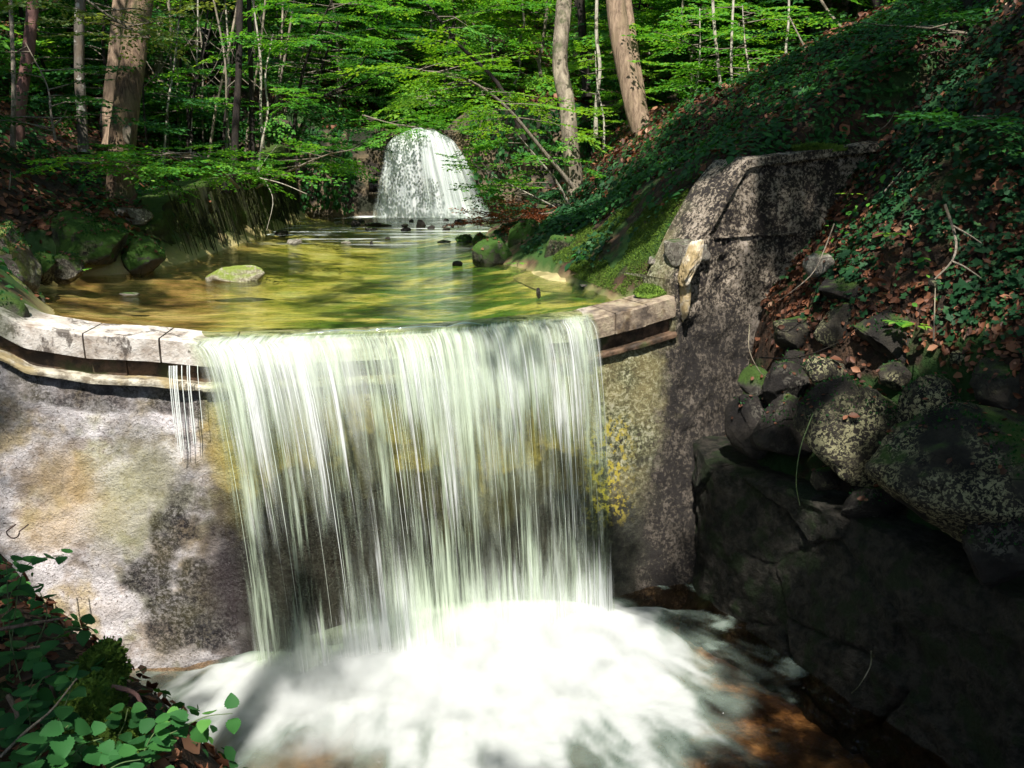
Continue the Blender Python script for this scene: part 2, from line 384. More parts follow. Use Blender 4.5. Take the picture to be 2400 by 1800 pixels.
def m_lower():
    k = NT('basin_water'); p = k.pos()
    n = k.noise(k.mapping(p, (1, 1, 1)), 5, 5, .6, 1.2)
    b = k.bump(n, .06, .8)
    gl = k.n('ShaderNodeBsdfGlossy'); gl.inputs['Roughness'].default_value = .12; k.l(b, gl.inputs['Normal'])
    tr = k.n('ShaderNodeBsdfTransparent'); tr.inputs[0].default_value = (.85, .72, .55, 1)
    fr = k.n('ShaderNodeFresnel'); fr.inputs[0].default_value = 1.33; k.l(b, fr.inputs['Normal'])
    f = k.attr('foam')
    fo = k.pr(k.mix(k.mr(f, .5, 1.), (.17, .215, .18), (.345, .36, .345)), .7, .1, k.bump(k.noise(p, 6, 3), .03, .3))
    s = k.mixs(fr.outputs[0], tr.outputs[0], gl.outputs[0])
    return k.done(k.mixs(f, s, fo))
M['lower'] = m_lower()
def m_fall(name, seed, su=34., dens=.5, tint=(.76, .86, .72), mult=1., soft=.16, fd=6, cw=1.):
    k = NT(name); uv = k.uv(); s = k.sep(uv); u, v = s[0], s[1]
    wob = k.math('ADD', u, k.math('MULTIPLY', k.math('SUBTRACT', k.noise(k.comb(k.math('MULTIPLY', u, 1.5), k.math('MULTIPLY', v, .5), seed), 1, 2), .5), .05))
    a = k.noise(k.comb(k.math('MULTIPLY', wob, su), k.math('MULTIPLY', v, .55), seed+.3), 1, fd, .68)
    b = k.noise(k.comb(k.math('MULTIPLY', wob, su*.22), k.math('MULTIPLY', v, .5), seed+9.1), 1, 3, .5)
    c = k.noise(k.comb(k.math('MULTIPLY', wob, su*3.4), k.math('MULTIPLY', v, 2.2), seed+4.7), 1, 3, .6)
    big = k.noise(k.comb(k.math('MULTIPLY', u, 1.3), k.math('MULTIPLY', v, 1.1), seed+14), 1, 2, .5)
    t = k.math('ADD', k.math('MULTIPLY', a, .5), k.math('ADD', k.math('MULTIPLY', b, .36), k.math('MULTIPLY', k.math('SUBTRACT', c, .5), .14*cw)))
    t = k.math('ADD', t, .07)
    t = k.math('ADD', t, k.math('MULTIPLY', k.math('SUBTRACT', big, .5), .22))
    t = k.math('ADD', t, k.attr('dens'))
    al = k.mr(t, .62-dens*.25, .62-dens*.25+soft)
    al = k.math('MULTIPLY', k.math('MULTIPLY', al, k.attr('edge')), mult)
    al = k.math('MINIMUM', al, .96)
    col = k.mix(k.mr(t, .5, .66), tint, (.95, .97, .96))
    h = k.math('ADD', a, k.math('MULTIPLY', c, .3*cw))
    bn = k.bump(h, .03, 1)
    d = k.pr(col, .35, .5, bn); tl = k.n('ShaderNodeBsdfTranslucent'); k.val(tl.inputs[0], col)
    w = k.mixs(.35, d, tl.outputs[0])
    tr = k.n('ShaderNodeBsdfTransparent'); tr.inputs[0].default_value = (.96, .98, .94, 1)
    return k.done(k.mixs(al, tr.outputs[0], w))
M['fall_a'] = m_fall('falling_water_sheet', 1.7, 22, .56, (.69, .74, .69), .92, .17)
M['fall_d'] = m_fall('falling_water_haze', 21.3, 4.5, .66, (.76, .80, .76), .5, .3)
M['fall_b'] = m_fall('falling_water_veil', 6.2, 9, .50, (.64, .685, .62), .6, .22)
M['fall_c'] = m_fall('falling_water_threads', 11.9, 44, .30, (.9, .92, .91), .9, .12)
M['fall_far'] = m_fall('far_falling_water', 3.1, 12, 1.22, (.74, .80, .79), 1., .4, 2, 0.)
def m_face():
    """weir face: pale lime-streaked concrete at the left, ochre and dark wet behind the fall, green rough render at the right"""
    k = NT('weir_concrete'); p = k.pos(); s = k.sep(p); x, z = s[0], s[2]
    big = k.noise(p, 1.1, 5, .6); mid = k.noise(p, 3.6, 6, .65); fine = k.noise(p, 42, 6, .75, .6); vf = k.noise(p, 110, 3, .7)
    ver = k.noise(k.mapping(p, (4, 4, .8)), 1.5, 5, .6)
    col = k.ramp(mid, [(.32, (.22, .18, .14)), (.42, (.44, .38, .35)), (.51, (.66, .62, .63)), (.7, (.46, .41, .39))])
    col = k.mix(k.math('MULTIPLY', k.mr(big, .50, .60), .75), col, (.42, .31, .12))           # ochre bloom
    col = k.mix(k.math('MULTIPLY', k.mr(k.noise(p, 1.9, 4, .5), .54, .62), .5), col, (.22, .23, .07))  # olive algae
    col = k.mix(k.mr(fine, .56, .64, 0, .9), col, (.09, .065, .05)); col = k.mix(k.mr(k.noise(p, 75, 4, .7, 1.), .58, .64, 0, .8), col, (.07, .05, .04))      # worm-like pits
    col = k.mix(k.math('MULTIPLY', k.attr('ochre'), .8), col, k.mix(mid, (.26, .17, .07), (.50, .36, .17))); col = k.mix(k.math('MULTIPLY', k.attr('olive'), .75), col, k.mix(fine, (.10, .10, .035), (.40, .38, .18)))
    # dark wet algae at foot and beside fall; ledge shade with moss painted in
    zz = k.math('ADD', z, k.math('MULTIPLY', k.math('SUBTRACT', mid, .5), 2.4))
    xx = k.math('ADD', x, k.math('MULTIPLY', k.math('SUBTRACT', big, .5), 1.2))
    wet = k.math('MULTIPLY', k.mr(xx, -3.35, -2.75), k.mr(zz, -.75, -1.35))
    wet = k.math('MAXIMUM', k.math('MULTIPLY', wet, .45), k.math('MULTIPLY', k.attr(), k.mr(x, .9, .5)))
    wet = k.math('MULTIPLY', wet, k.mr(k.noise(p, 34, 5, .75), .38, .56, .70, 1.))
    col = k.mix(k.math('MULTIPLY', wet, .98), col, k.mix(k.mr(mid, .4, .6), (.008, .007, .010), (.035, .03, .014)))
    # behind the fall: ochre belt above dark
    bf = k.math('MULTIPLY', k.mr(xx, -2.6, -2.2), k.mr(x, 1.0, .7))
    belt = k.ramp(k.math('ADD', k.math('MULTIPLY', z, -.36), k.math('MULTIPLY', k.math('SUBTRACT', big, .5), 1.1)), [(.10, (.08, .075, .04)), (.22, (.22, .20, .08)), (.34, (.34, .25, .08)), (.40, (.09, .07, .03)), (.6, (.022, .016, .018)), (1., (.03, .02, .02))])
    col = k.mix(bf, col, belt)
    # right part: rough green-grey render
    rt = k.mr(k.math('ADD', x, k.math('MULTIPLY', k.math('SUBTRACT', mid, .5), .3)), .55, .85)
    rc = k.ramp(k.noise(p, 24, 5, .7, .5), [(.38, (.02, .018, .013)), (.48, (.10, .105, .05)), (.54, (.28, .28, .16)), (.64, (.48, .46, .34))])
    rc = k.mix(k.mr(big, .42, .62), rc, k.mix(.5, rc, (.30, .24, .10)))
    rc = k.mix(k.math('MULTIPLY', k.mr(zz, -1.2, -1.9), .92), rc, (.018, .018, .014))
    ym = k.math('MULTIPLY', k.math('MULTIPLY', k.mr(k.noise(p, 16, 5, .7), .50, .57), k.mr(x, 1.2, .95)), k.math('MULTIPLY', k.mr(z, -.85, -1.05), k.mr(z, -2.0, -1.75)))
    rc = k.mix(ym, rc, (.45, .36, .05))
    # wing: dark pebbledash with pale grains
    wg = k.mr(k.math('ADD', x, k.math('ADD', k.math('MULTIPLY', z, -.09), k.math('MULTIPLY', k.math('SUBTRACT', mid, .5), .9))), 1.28, 1.62)
    wc = k.ramp(k.math('ADD', k.math('MULTIPLY', k.noise(p, 30, 4, .75, .4), .62), k.math('MULTIPLY', k.noise(k.mapping(p, (1, 1, .5)), 4.2, 5, .6), .38)), [(.44, (.018, .013, .012)), (.50, (.05, .038, .028)), (.535, (.30, .245, .18)), (.64, (.56, .47, .39))])
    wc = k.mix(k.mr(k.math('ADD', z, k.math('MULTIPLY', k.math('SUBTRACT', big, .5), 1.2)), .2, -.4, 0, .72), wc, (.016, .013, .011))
    rc = k.mix(wg, rc, wc)
    col = k.mix(rt, col, rc)
    h = k.math('ADD', k.math('MULTIPLY', mid, 1.2), k.math('ADD', k.math('MULTIPLY', fine, .35), k.math('MULTIPLY', vf, k.mr(rt, 0, 1, .08, .4))))
    rough = k.mr(wet, 0, 1, .8, .25)
    return k.done(k.pr(col, rough, .4, k.bump(h, .055, 1.)))
M['face'] = m_face()
def m_cap():
    k = NT('cap_stone'); p = k.pos(); s = k.sep(p); n = k.noise(p, 6, 7, .65); f = k.noise(p, 50, 4, .7); ru = k.noise(p, 2.1, 3)
    col = k.ramp(n, [(.3, (.22, .17, .13)), (.46, (.44, .39, .34)), (.58, (.60, .56, .51)), (.72, (.34, .29, .24))])
    col = k.mix(k.mr(k.noise(k.mapping(p, (1, 1, .6)), 5, 6, .72), .52, .60, 0, .88), col, (.07, .055, .045))
    col = k.mix(k.math('MULTIPLY', k.mr(s[0], .5, .8), .85), col, k.ramp(n, [(.38, (.05, .035, .025)), (.5, (.16, .11, .065)), (.6, (.30, .23, .14)), (.7, (.12, .12, .05))]))
    col = k.mix(k.math('MULTIPLY', k.mr(s[0], -3.65, -3.85), .8), col, (.05, .06, .03))
    return k.done(k.pr(col, .75, .3, k.bump(k.math('ADD', n, k.math('MULTIPLY', f, .3)), .03, .8)))
M['cap'] = m_cap()
def m_simple(name, c1, c2, sc=8, rough=.85, bump=.02, c3=None, spec=.25):
    k = NT(name); p = k.pos(); n = k.noise(p, sc, 7, .65)
    col = k.mix(k.mr(n, .38, .62), c1, c2)
    if c3: col = k.mix(k.mr(k.noise(p, sc*.4, 5), .5, .6), col, c3)
    return k.done(k.pr(col, rough, spec, k.bump(n, bump, 1)))
M['recess'] = m_simple('brown_recess_stone', (.035, .024, .016), (.13, .08, .05), 7, .6, .03, (.05, .055, .02))
M['ledge'] = m_simple('ledge_lime_crust', (.16, .13, .09), (.52, .48, .38), 9, .7, .04, (.30, .24, .13))
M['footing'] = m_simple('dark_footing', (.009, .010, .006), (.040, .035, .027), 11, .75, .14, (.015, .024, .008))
M['spall'] = m_simple('broken_concrete', (.46, .36, .22), (.66, .60, .50), 9, .85, .05, (.36, .27, .14))
M['mosswall'] = m_rock('mossy_masonry', (.06, .065, .025), (.015, .018, .008), (.14, .15, .05), .3, .7, (.035, .06, .010), 14)
M['farwall'] = m_simple('old_dam_masonry', (.03, .024, .02), (.16, .12, .07), 3, .85, .1, (.02, .022, .012))
M['void'] = m_simple('dark_drain', (.004, .004, .005), (.008, .007, .008), 3)
M['moss'] = m_simple('bright_moss', (.05, .11, .012), (.16, .26, .03), 30, .95, .05, (.10, .17, .02))
M['iron'] = m_simple('rusty_iron', (.02, .015, .015), (.06, .035, .03), 20, .6, .004)
M['stick'] = m_bark('dead_stick', (.10, .06, .045), (.28, .19, .14), (.2, .14, .1), None, 3, 5)
M['stem'] = m_simple('green_stem', (.05, .09, .03), (.12, .16, .06), 20, .6, .002)
M['silt'] = m_simple('wet_sand', (.30, .25, .12), (.44, .37, .18), 6, .6, .02, (.22, .19, .08))
k = NT('spray_mist'); pv = k.n('ShaderNodeVolumePrincipled'); pv.inputs['Color'].default_value = (.99, 1, .99, 1); pv.inputs['Anisotropy'].default_value = 0.
mp_ = k.n('ShaderNodeMapping'); mp_.vector_type = 'TEXTURE'; k.l(k.pos(), mp_.inputs[0]); mp_.inputs['Location'].default_value = (-.4, 6.22, -2.80); mp_.inputs['Rotation'].default_value = (0, 0, .24); mp_.inputs['Scale'].default_value = (2.05, 1.0, .66)
oc = mp_.outputs[0]; ln = k.n('ShaderNodeVectorMath', operation='LENGTH'); k.l(oc, ln.inputs[0])
dn = k.math('MULTIPLY', k.mr(k.noise(k.pos(), 3.2, 5, .65), .34, .72, 0.0, 9.), k.math('POWER', k.math('MAXIMUM', k.math('SUBTRACT', .78, k.math('ADD', ln.outputs['Value'], k.math('MULTIPLY', k.math('SUBTRACT', k.noise(k.pos(), 1.6, 4, .6), .42), 1.5))), 0.), 2.2)); dn = k.math('MULTIPLY', dn, k.mr(ln.outputs['Value'], .97, .55)); k.l(dn, pv.inputs['Density']); k.l(pv.outputs[0], k.out.inputs['Volume']); M['mist'] = k.m
dn = k.mr(k.noise(k.pos(), 2.6, 3), .38, .72, 0, 5.0); k.l(dn, pv.inputs['Density']); k.l(pv.outputs[0], k.out.inputs['Volume']); M['mist'] = k.m

# ------------------------------------------------------------------ the lie of the land
WX = np.array([-9, -5.5, -4.3, -3.7, -2.38, -1.44, -.89, -.34, .25, .68, 1.55, 2.18, 3.5, 4.8, 9])
WY = np.array([6.2, 6.45, 6.52, 6.6, 6.74, 6.94, 7.06, 7.29, 7.57, 7.75, 8.15, 8.58, 8.95, 9.1, 9.3])
_xs = np.linspace(-9, 9, 721); _ys = np.interp(_xs, WX, WY)
_k = np.exp(-(np.arange(-12, 13)/6.)**2); _k /= _k.sum(); _ys = np.convolve(np.pad(_ys, 12, 'edge'), _k, 'valid')
def Yw(x): return np.interp(x, _xs, _ys)
CX = np.array([-5.5, -4.3, -3.85, -3.7, -3.25, -2.8, -2.4, -1, .7, 1.2, 1.5, 1.6]); CZ = np.array([.85, .48, .27, .17, .08, .045, -.01, -.02, -.01, .07, .13, .16])
def crest(x): return np.interp(x, CX, CZ)
TX = np.array([1.48, 1.6, 1.74, 2.0, 2.18, 3.5, 4.8]); TZ = np.array([.22, .42, .68, 1.1, 1.36, 1.5, 1.6])
def wingtop(x): return np.interp(x, TX, TZ)
def xl(Y): return np.interp(Y, [6, 6.9, 8.2, 9.2, 10.1, 10.8, 12, 17, 21, 24, 60], [-3.5, -3.55, -4.3, -5.3, -5.45, -4.5, -4.3, -4.4, -4.7, -3.6, -3.6])
def xr(Y): return np.interp(Y, [6, 7.8, 8.6, 9.4, 10.5, 11.7, 14, 16, 21, 24, 60], [1.4, 1.3, 1.05, .8, .45, -.15, -.3, -.5, -.2, -1., -1.])
def zup(X, Y):
    X = np.asarray(X, float); Y = np.asarray(Y, float)
    w = np.where(Y > 21.2, 2.0, 0)
    dl = xl(Y)-X; dr = X-xr(Y)
    left = np.interp(dl, [0, .3, .6, 1.2, 2.4, 5, 9, 16, 40], [0, .3, .55, .75, 1.4, 2.9, 5.5, 10, 24])
    near = sstep(12.5, 9.5, Y)
    ra = np.interp(dr, [0, .35, 1.5, 2.6, 4.6, 9, 18, 40], [0, .2, .75, 1.9, 2.9, 5.2, 9, 20])
    rb = np.interp(dr, [0, .15, .6, 1.15, 3.3, 9, 18, 40], [0, .15, .68, 1.36, 2.4, 5.4, 9.4, 20])
    right = ra*(1-near)+rb*near
    dip = sstep(12.5, 16.5, Y)*sstep(27, 19, Y)*sstep(2.6, 4, dr)*.45
    right = right-dip
    mid = -.06-.2*np.minimum(sstep(0, 1.5, -dl), sstep(0, 1.6, -dr))*sstep(0, 1.6, Y-Yw(X)) - .03*fbm2(X, Y, 1.3, 3, 4)
    z = np.where(dl > 0, left, np.where(dr > 0, right, mid))
    rise = np.interp(Y, [21, 24, 34, 60], [0, .2, 3.2, 13.5])
    z = z+w*sstep(3.2, 1.2, np.maximum(dl, dr))+rise
    bankn = sstep(0, 1., np.maximum(dl, dr))
    z = z+bankn*(.22*fbm2(X, Y, .8, 5, 11)+.06*fbm2(X, Y, 5, 3, 12))
    # against the crest, the apron stays just under the cap stones
    s = Y-Yw(X); c = crest(X)-.05
    k_ = sstep(.8, .05, s)*(X < 1.6)
    z = z*(1-k_)+np.where(X < 1.6, c, z)*k_
    kw = sstep(.55, .1, s)*(X >= 1.6); z = z*(1-kw)+(wingtop(np.maximum(X, 1.6))-.04)*kw
    return z
def Bx(Y): return np.interp(Y, [-6, 4, 5.6, 6.5, 7.5, 9.5], [6.0, 3.7, 2.9, 2.46, 1.85, 1.72])
def zdn(X, Y):
    X = np.asarray(X, float); Y = np.asarray(Y, float); d = X-Bx(Y)
    rp = np.interp(d, [-9, -.05, .12, .42, .7, 1.05, 1.75, 3, 5, 9, 20], [-3, -3, -1.35, -1.3, -.05, .42, 1.4, 2.9, 4.6, 7, 14])
    # near left bank the photographer stands on
    ex = np.interp(Y, [-8, -1, 1, 2.2, 2.9, 3.7, 4.6, 6, 7], [3.5, 1.5, -.35, -.95, -1.25, -2.15, -3.4, -4.4, -4.8])
    e = ex-X
    lp = np.interp(e, [-2.2, -1.2, -.25, .0, .3, 1., 3, 8, 20], [-3, -2.6, -1.05, -.62, -.46, -.4, .1, 2.6, 9])
    z = np.maximum(np.maximum(rp, lp), -3.)
    z = z+.05*fbm2(X, Y, 2.5, 4, 21)*(z > -2.9)+.03*fbm2(X, Y, 8, 3, 22)+.10*fbm2(X, Y, 1.2, 3, 23)*(z > -1.2)
    return z
def heightmesh(fn, XX, YY):
    Z = fn(XX, YY); return grid(np.stack([XX, YY, Z], -1))
def nrm(fn, X, Y, e=.04):
    dx = (fn(X+e, Y)-fn(X-e, Y))/(2*e); dy = (fn(X, Y+e)-fn(X, Y-e))/(2*e)
    return unit(np.stack([-dx, -dy, np.ones_like(dx)], -1))
def nonuni(a, b, dense0, dense1, fine, coarse):
    x = [a]
    while x[-1] < b:
        d = 0 if dense0 <= x[-1] <= dense1 else min(abs(x[-1]-dense0), abs(x[-1]-dense1))
        x.append(x[-1]+min(fine+d*.06, coarse))
    return np.array(x)
gx = nonuni(-40, 40, -7, 5.5, .09, 1.2)
gs = nonuni(.02, 62, 0, 8, .08, .8)
XX, SS = np.meshgrid(gx, gs, indexing='ij'); YY = Yw(XX)+SS
V, F = heightmesh(zup, XX, YY)
g = Geo(); 
cy_ = V[F].mean(1); bedm = (cy_[:, 0] > xl(cy_[:, 1])-.7) & (cy_[:, 0] < xr(cy_[:, 1])+.7) & (cy_[:, 1] < 21.3)
bw = sstep(.30, .02, np.maximum(xl(V[:, 1])-V[:, 0], V[:, 0]-xr(V[:, 1])+.16)+.10*fbm2(V[:, 0], V[:, 1], 3, 3, 8))*(V[:, 1] < 21.4)
hill = put('hillside', Geo().add(V, F[~bedm]), M['soil'], smooth=True); tag(hill, kind='structure')
bed = put('stream_bed', Geo().add(V, F[bedm], bw), M['bed'], smooth=True); tag(bed, kind='structure')
gx2 = nonuni(-16, 18, -5, 5, .07, .7); gy2 = nonuni(-14, 9.6, 1.5, 9.6, .07, .6)
XX, YY = np.meshgrid(gx2, gy2, indexing='ij'); lim = Yw(XX)-.02
TT = np.linspace(0, 1, len(gy2))
V, F = heightmesh(zdn, XX, YY); c = V[F].mean(1); keep = c[:, 1] < Yw(c[:, 0])+.12; F = F[keep]; c = c[keep]
bs = (c[:, 2] < -2.9)
tag(put('bank', Geo().add(V, F[~bs]), M['soil'], smooth=True), kind='structure')
tag(put('basin_floor', Geo().add(V, F[bs]), M['basin'], smooth=True), kind='structure')

# ------------------------------------------------------------------ weir
weir = thing('weir', 'low concrete weir with pale stone cap, big waterfall pours over its curved crest', 'weir', (0, 7, -2.6))
def nw(x):
    d = (Yw(x+.05)-Yw(x-.05))/.1; n = np.stack([d, -np.ones_like(d)], -1); return n/np.linalg.norm(n, axis=-1, keepdims=True)   # toward the viewer
def wall_pt(x, z, off):
    n = nw(x); x, z, off = np.broadcast_arrays(x, z, off)
    return np.stack([x+n[..., 0]*off, Yw(x)+n[..., 1]*off, z], -1)
xs = np.linspace(-6.5, 1.52, 420); vs = np.linspace(0, 1, 170)
Xg, Vg = np.meshgrid(xs, vs, indexing='ij')
topz = crest(Xg)-.40
Zg = topz+(-3.15-topz)*Vg
off = .44*np.clip((topz-Zg)/2.7, 0, 1.2)
off = off+.05*fbm2(Xg*1.0, Zg, 1.4, 5, 31)+.014*fbm2(Xg, Zg, 9, 4, 32)-.02*np.exp(-Vg*30)
stain_shade = np.zeros(Xg.shape)
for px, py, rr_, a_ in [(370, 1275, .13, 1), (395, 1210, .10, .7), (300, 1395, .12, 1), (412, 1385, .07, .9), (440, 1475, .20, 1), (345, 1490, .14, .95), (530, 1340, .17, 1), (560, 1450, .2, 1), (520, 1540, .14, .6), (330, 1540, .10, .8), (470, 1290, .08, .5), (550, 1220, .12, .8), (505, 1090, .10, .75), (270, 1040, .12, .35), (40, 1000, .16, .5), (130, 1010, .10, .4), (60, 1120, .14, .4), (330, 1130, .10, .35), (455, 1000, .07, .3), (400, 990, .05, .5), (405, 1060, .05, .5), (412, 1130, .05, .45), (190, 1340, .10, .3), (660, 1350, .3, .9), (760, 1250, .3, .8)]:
    c = at(px, py, 6.75); stain_shade = np.maximum(stain_shade, 1.15*a_*sstep(1.5, .8, np.hypot(Xg-c[0], Zg-c[2])/(rr_*1.55)+.55*fbm2(Xg, Zg, 5, 4, 131)+.25*fbm2(Xg, Zg, 17, 3, 133)))
ledge_shade_moss = sstep(.0, .04, .25+.04*fbm2(Xg, Zg, 3, 4, 7)-(topz-Zg))*(.80+.5*fbm2(Xg, Zg, 9, 5, 8)); stain_shade = np.clip(np.maximum(stain_shade, np.clip(ledge_shade_moss, 0, .93)), 0, 1)  # painted band under the ledge: its cast shade together with dark moss speckle
bl_ = np.zeros(Xg.shape); ol_ = np.zeros(Xg.shape)
for px, py, rr_, a_, arr in [(120, 1150, .26, 1, 0), (80, 1240, .25, .8, 0), (190, 1220, .2, .6, 0), (400, 1290, .12, .7, 0), (340, 1330, .10, .6, 0), (290, 1150, .3, 1, 1), (260, 1250, .25, .8, 1), (350, 1080, .15, .5, 1), (480, 1100, .1, 1, 1), (420, 1500, .2, .6, 1), (340, 1560, .2, .6, 0), (500, 1250, .1, .7, 0)]:
    c = at(px, py, 6.75); w_ = a_*sstep(1.5, .3, np.hypot(Xg-c[0], Zg-c[2])/rr_+.5*fbm2(Xg, Zg, 4, 5, 141))
    if arr: ol_ = np.maximum(ol_, w_)
    else: bl_ = np.maximum(bl_, w_)
V, F = grid(wall_pt(Xg, Zg, off)-np.array([0, 7, -2.6])); link('wall_face', mk_mesh('wall_face', V, [F], True, {'rnd': stain_shade.ravel(), 'ochre': bl_.ravel(), 'olive': ol_.ravel()}), M['face'], weir)
# wing: front face, top and rounded edge in one
xs = np.linspace(1.50, 5.2, 200); Xg, Vg = np.meshgrid(xs, np.linspace(0, 1, 220), indexing='ij')
tz = wingtop(Xg)+.035*fbm2(Xg, Xg*0, 3.5, 4, 88); Zg = tz+(-3.15-tz)*Vg
off = .44*np.clip((crest(1.5)-.4-Zg)/2.7, 0, 1.2)+.05*fbm2(Xg, Zg, 1.4, 5, 31)+.028*fbm2(Xg, Zg, 12, 4, 32)+.05*fbm2(Xg, Zg, 4, 4, 35)
P = wall_pt(Xg, Zg, off)
back = wall_pt(Xg[:, :1], tz[:, :1]+.01, -.06); back2 = wall_pt(Xg[:, :1], tz[:, :1]-.02, -.45)
P = np.concatenate([back2, back, P], 1); P[:, 1:3, 2] += .012*fbm2(P[:, 1:3, 0], P[:, 1:3, 1], 9, 3, 5)
sd_ = np.stack([P[0], P[0]-np.array([*(nw(np.array(1.5))*.5), 0])], 0)
V2, F2 = grid(sd_)
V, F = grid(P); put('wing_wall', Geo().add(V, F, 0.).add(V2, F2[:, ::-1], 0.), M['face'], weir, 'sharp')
xs_ = np.linspace(1.80, 4.9, 60)
for (nm, zf, h_, o0) in [('coping', lambda x: wingtop(x)-.0, .075, .03), ('formwork_ridge', lambda x: np.full_like(x, .66), .014, .018)]:
    x_ = xs_ if nm == 'coping' else np.linspace(1.86, 2.75, 40); j_ = .010*fbm2(x_, x_*0+h_, 6, 4, 9)
    zt_ = zf(x_); Q = np.stack([wall_pt(x_, zt_-h_+j_, o0-.08), wall_pt(x_, zt_-h_+j_, o0+.05*(nm != 'coping')*0+j_+.03), wall_pt(x_, zt_+j_, o0+j_+.03), wall_pt(x_, zt_+.012+j_, o0-.25)], 1)
    V, F = grid(Q); put(nm, Geo().add(V, F, 0.), M['face'], weir, 'sharp')
def block(x0, x1, zt, zb, o_front, o_back, seed, gap=.006, n=16, amp=.008, ztf=None, roundn=.012):
    """a stone of the curved course between x0 and x1; front, top, ends"""
    x0 += gap; x1 -= gap; xs_ = np.linspace(x0, x1, n)
    prof = [(zb, o_back), (zb, o_front), ((zb+zt)/2, o_front+.004), (zt-roundn, o_front), (zt, o_front-roundn), (zt, (o_front+o_back)/2), (zt, o_back)]
    Q = []
    for (z, o) in prof:
        zz = np.full(n, z) if ztf is None else np.where(z > (zt+zb)/2-.001, ztf(xs_)+(z-zt), ztf(xs_)+(z-zt))
        Q.append(wall_pt(xs_, zz, np.full(n, o)))
    P = np.stack(Q, 1); jit = fbm(P*4+seed*5, 4, seed)*amp+fbm(P*14+seed, 3, seed)*amp*.6
    nn = nw(xs_); P[:, :, 0] += nn[:, None, 0]*jit; P[:, :, 1] += nn[:, None, 1]*jit; P[:, 3:, 2] += jit[:, 3:]*.6
    V, F = grid(P); m = len(prof)
    caps = np.array([list(range(m))[::-1], [(n-1)*m+i for i in range(m)]])
    return V, F, caps
joints = [-6.2, -5.3, -4.55, -3.95, -3.27, -2.72, -2.16, -1.6, -1.02, -.45, .12, .66, .92, 1.22, 1.52]
for i in range(len(joints)-1):
    a, b = joints[i], joints[i+1]; g = Geo(); V, F, cp_ = block(a, b, 0, -.19, .02+.012*math.sin(i*2.3), -.42, i+40, ztf=crest, amp=.016 if b > .6 else .009)
    g.add(V, F).add(V, cp_); put('cap_stone', g, M['cap'], weir, 'sharp')
jr = [-6.2, -5.0, -4.1, -3.0, -2.05, -1.0, .1, .66, 1.06, 1.52]
for i in range(len(jr)-1):
    g = Geo(); V, F, cp_ = block(jr[i], jr[i+1], -.19, -.34, -.06, -.3, i+60, ztf=lambda x: crest(x)-.192, gap=.003, n=14, amp=.014); g.add(V, F).add(V, cp_); put('course_stone', g, M['recess'], weir, 'sharp')
for i, (a, b, of) in enumerate([(-6.2, -3.9, .05), (-3.9, -2.42, .06), (-2.42, -.2, .07), (-.2, .7, .07), (.7, 1.52, .03)]):
    g = Geo(); V, F, cp_ = block(a, b, -.335, -.38, of, -.25, i+80, ztf=lambda x: crest(x)-.335, gap=.001, n=40, amp=.02, roundn=.01); g.add(V, F).add(V, cp_)
    put('ledge', g, M['ledge'] if i < 3 else M['recess'], weir, 'sharp')
# broken nose of the crest where it meets the wing
g = Geo(); V, F = blob((0, 0, 0), (.075, .12, .26), 91, 5, .3, 2.2, ridge=.2); V = V@np.array([[1, 0, 0], [0, 1, 0], [.28, 0, 1]]); g.add(V+np.array([1.64, 8.10, .47]), F)
V, F = blob(wall_pt(np.array(1.585), np.array(.12), np.array(.02)), (.06, .10, .26), 92, 3, .2, 1.4); g.add(V, F)
put('broken_edge', g, M['spall'], weir, False)
V, F = blob((1.63, 8.36, .50), (.20, .28, .17), 95, 4, .2, 1.6); tag(put('crest_knob', Geo().add(V, F), M['rock_pale'], weir, False), 'rounded pale lump of worn concrete at the wing end')
# iron hook in the left face
hp = at(48, 1232, 6.25); th = np.linspace(0, math.pi, 12)
pp = np.stack([hp[0]-.045*np.cos(th), hp[1]-.10-.0*th, hp[2]-.05*np.sin(th)], 1); pp = np.vstack([pp[0]+[0, .12, .0], pp, pp[-1]+[0, .12, .0]])
o = put('iron_hook', Geo().add(*tube(pp, .005, 6)), M['iron'], smooth=True, loc=hp); tag(o, 'small U-shaped rusty iron hook in the pale weir face', 'hook')

# footing wall of the right bank
foot = thing('bank_wall', 'dark damp boulder footing wall along the right side of the lower basin', 'wall', (3, 6, -2.9))
Yg, Vg = np.meshgrid(np.linspace(8.25, 2.6, 420), np.linspace(0, 1, 150), indexing='ij'); rg = np.random.default_rng(4)
Zg = -1.30-1.9*Vg+.05*fbm2(Yg, Yg*0, 1.2, 3, 3)*(1-Vg)
seeds = np.array([(8.1-.95*i+rg.normal(0, .22), -1.2-j*.62+rg.normal(0, .13)) for i in range(7) for j in range(4)])
wy = Yg+.10*fbm2(Yg, Zg, 2.5, 4, 5); wz = Zg+.10*fbm2(Yg, Zg, 2.5, 4, 6)
dd = np.sort(np.stack([np.hypot((wy-a)*.75, wz-b) for a, b in seeds], -1), -1); crack = dd[..., 1]-dd[..., 0]; cid = np.argmin(np.stack([np.hypot((wy-a)*.75, wz-b) for a, b in seeds], -1), -1)
off = .13*fbm2(Yg, Zg, 1.3, 6, 41)+.035*fbm2(Yg, Zg, 8, 5, 42)-.04*np.exp(-(crack/(.03+.02*fbm2(Yg, Zg, 3, 3, 3)))**2)*sstep(-.05, .3, fbm2(Yg, Zg, .9, 3, 43)+.05)+rg.uniform(-.045, .045, len(seeds))[cid]*sstep(0, .05, crack)
nx = -.87; ny = -.49
P = np.stack([Bx(Yg)-.16+.12*(1-Vg)-off*.87, Yg-off*.49, Zg], -1)
cap_ = P[:, :1].copy(); cap_[..., 0] += .14; cap_[..., 2] += .03; cap2 = P[:, :1].copy(); cap2[..., 0] += .55; cap2[..., 2] += .02
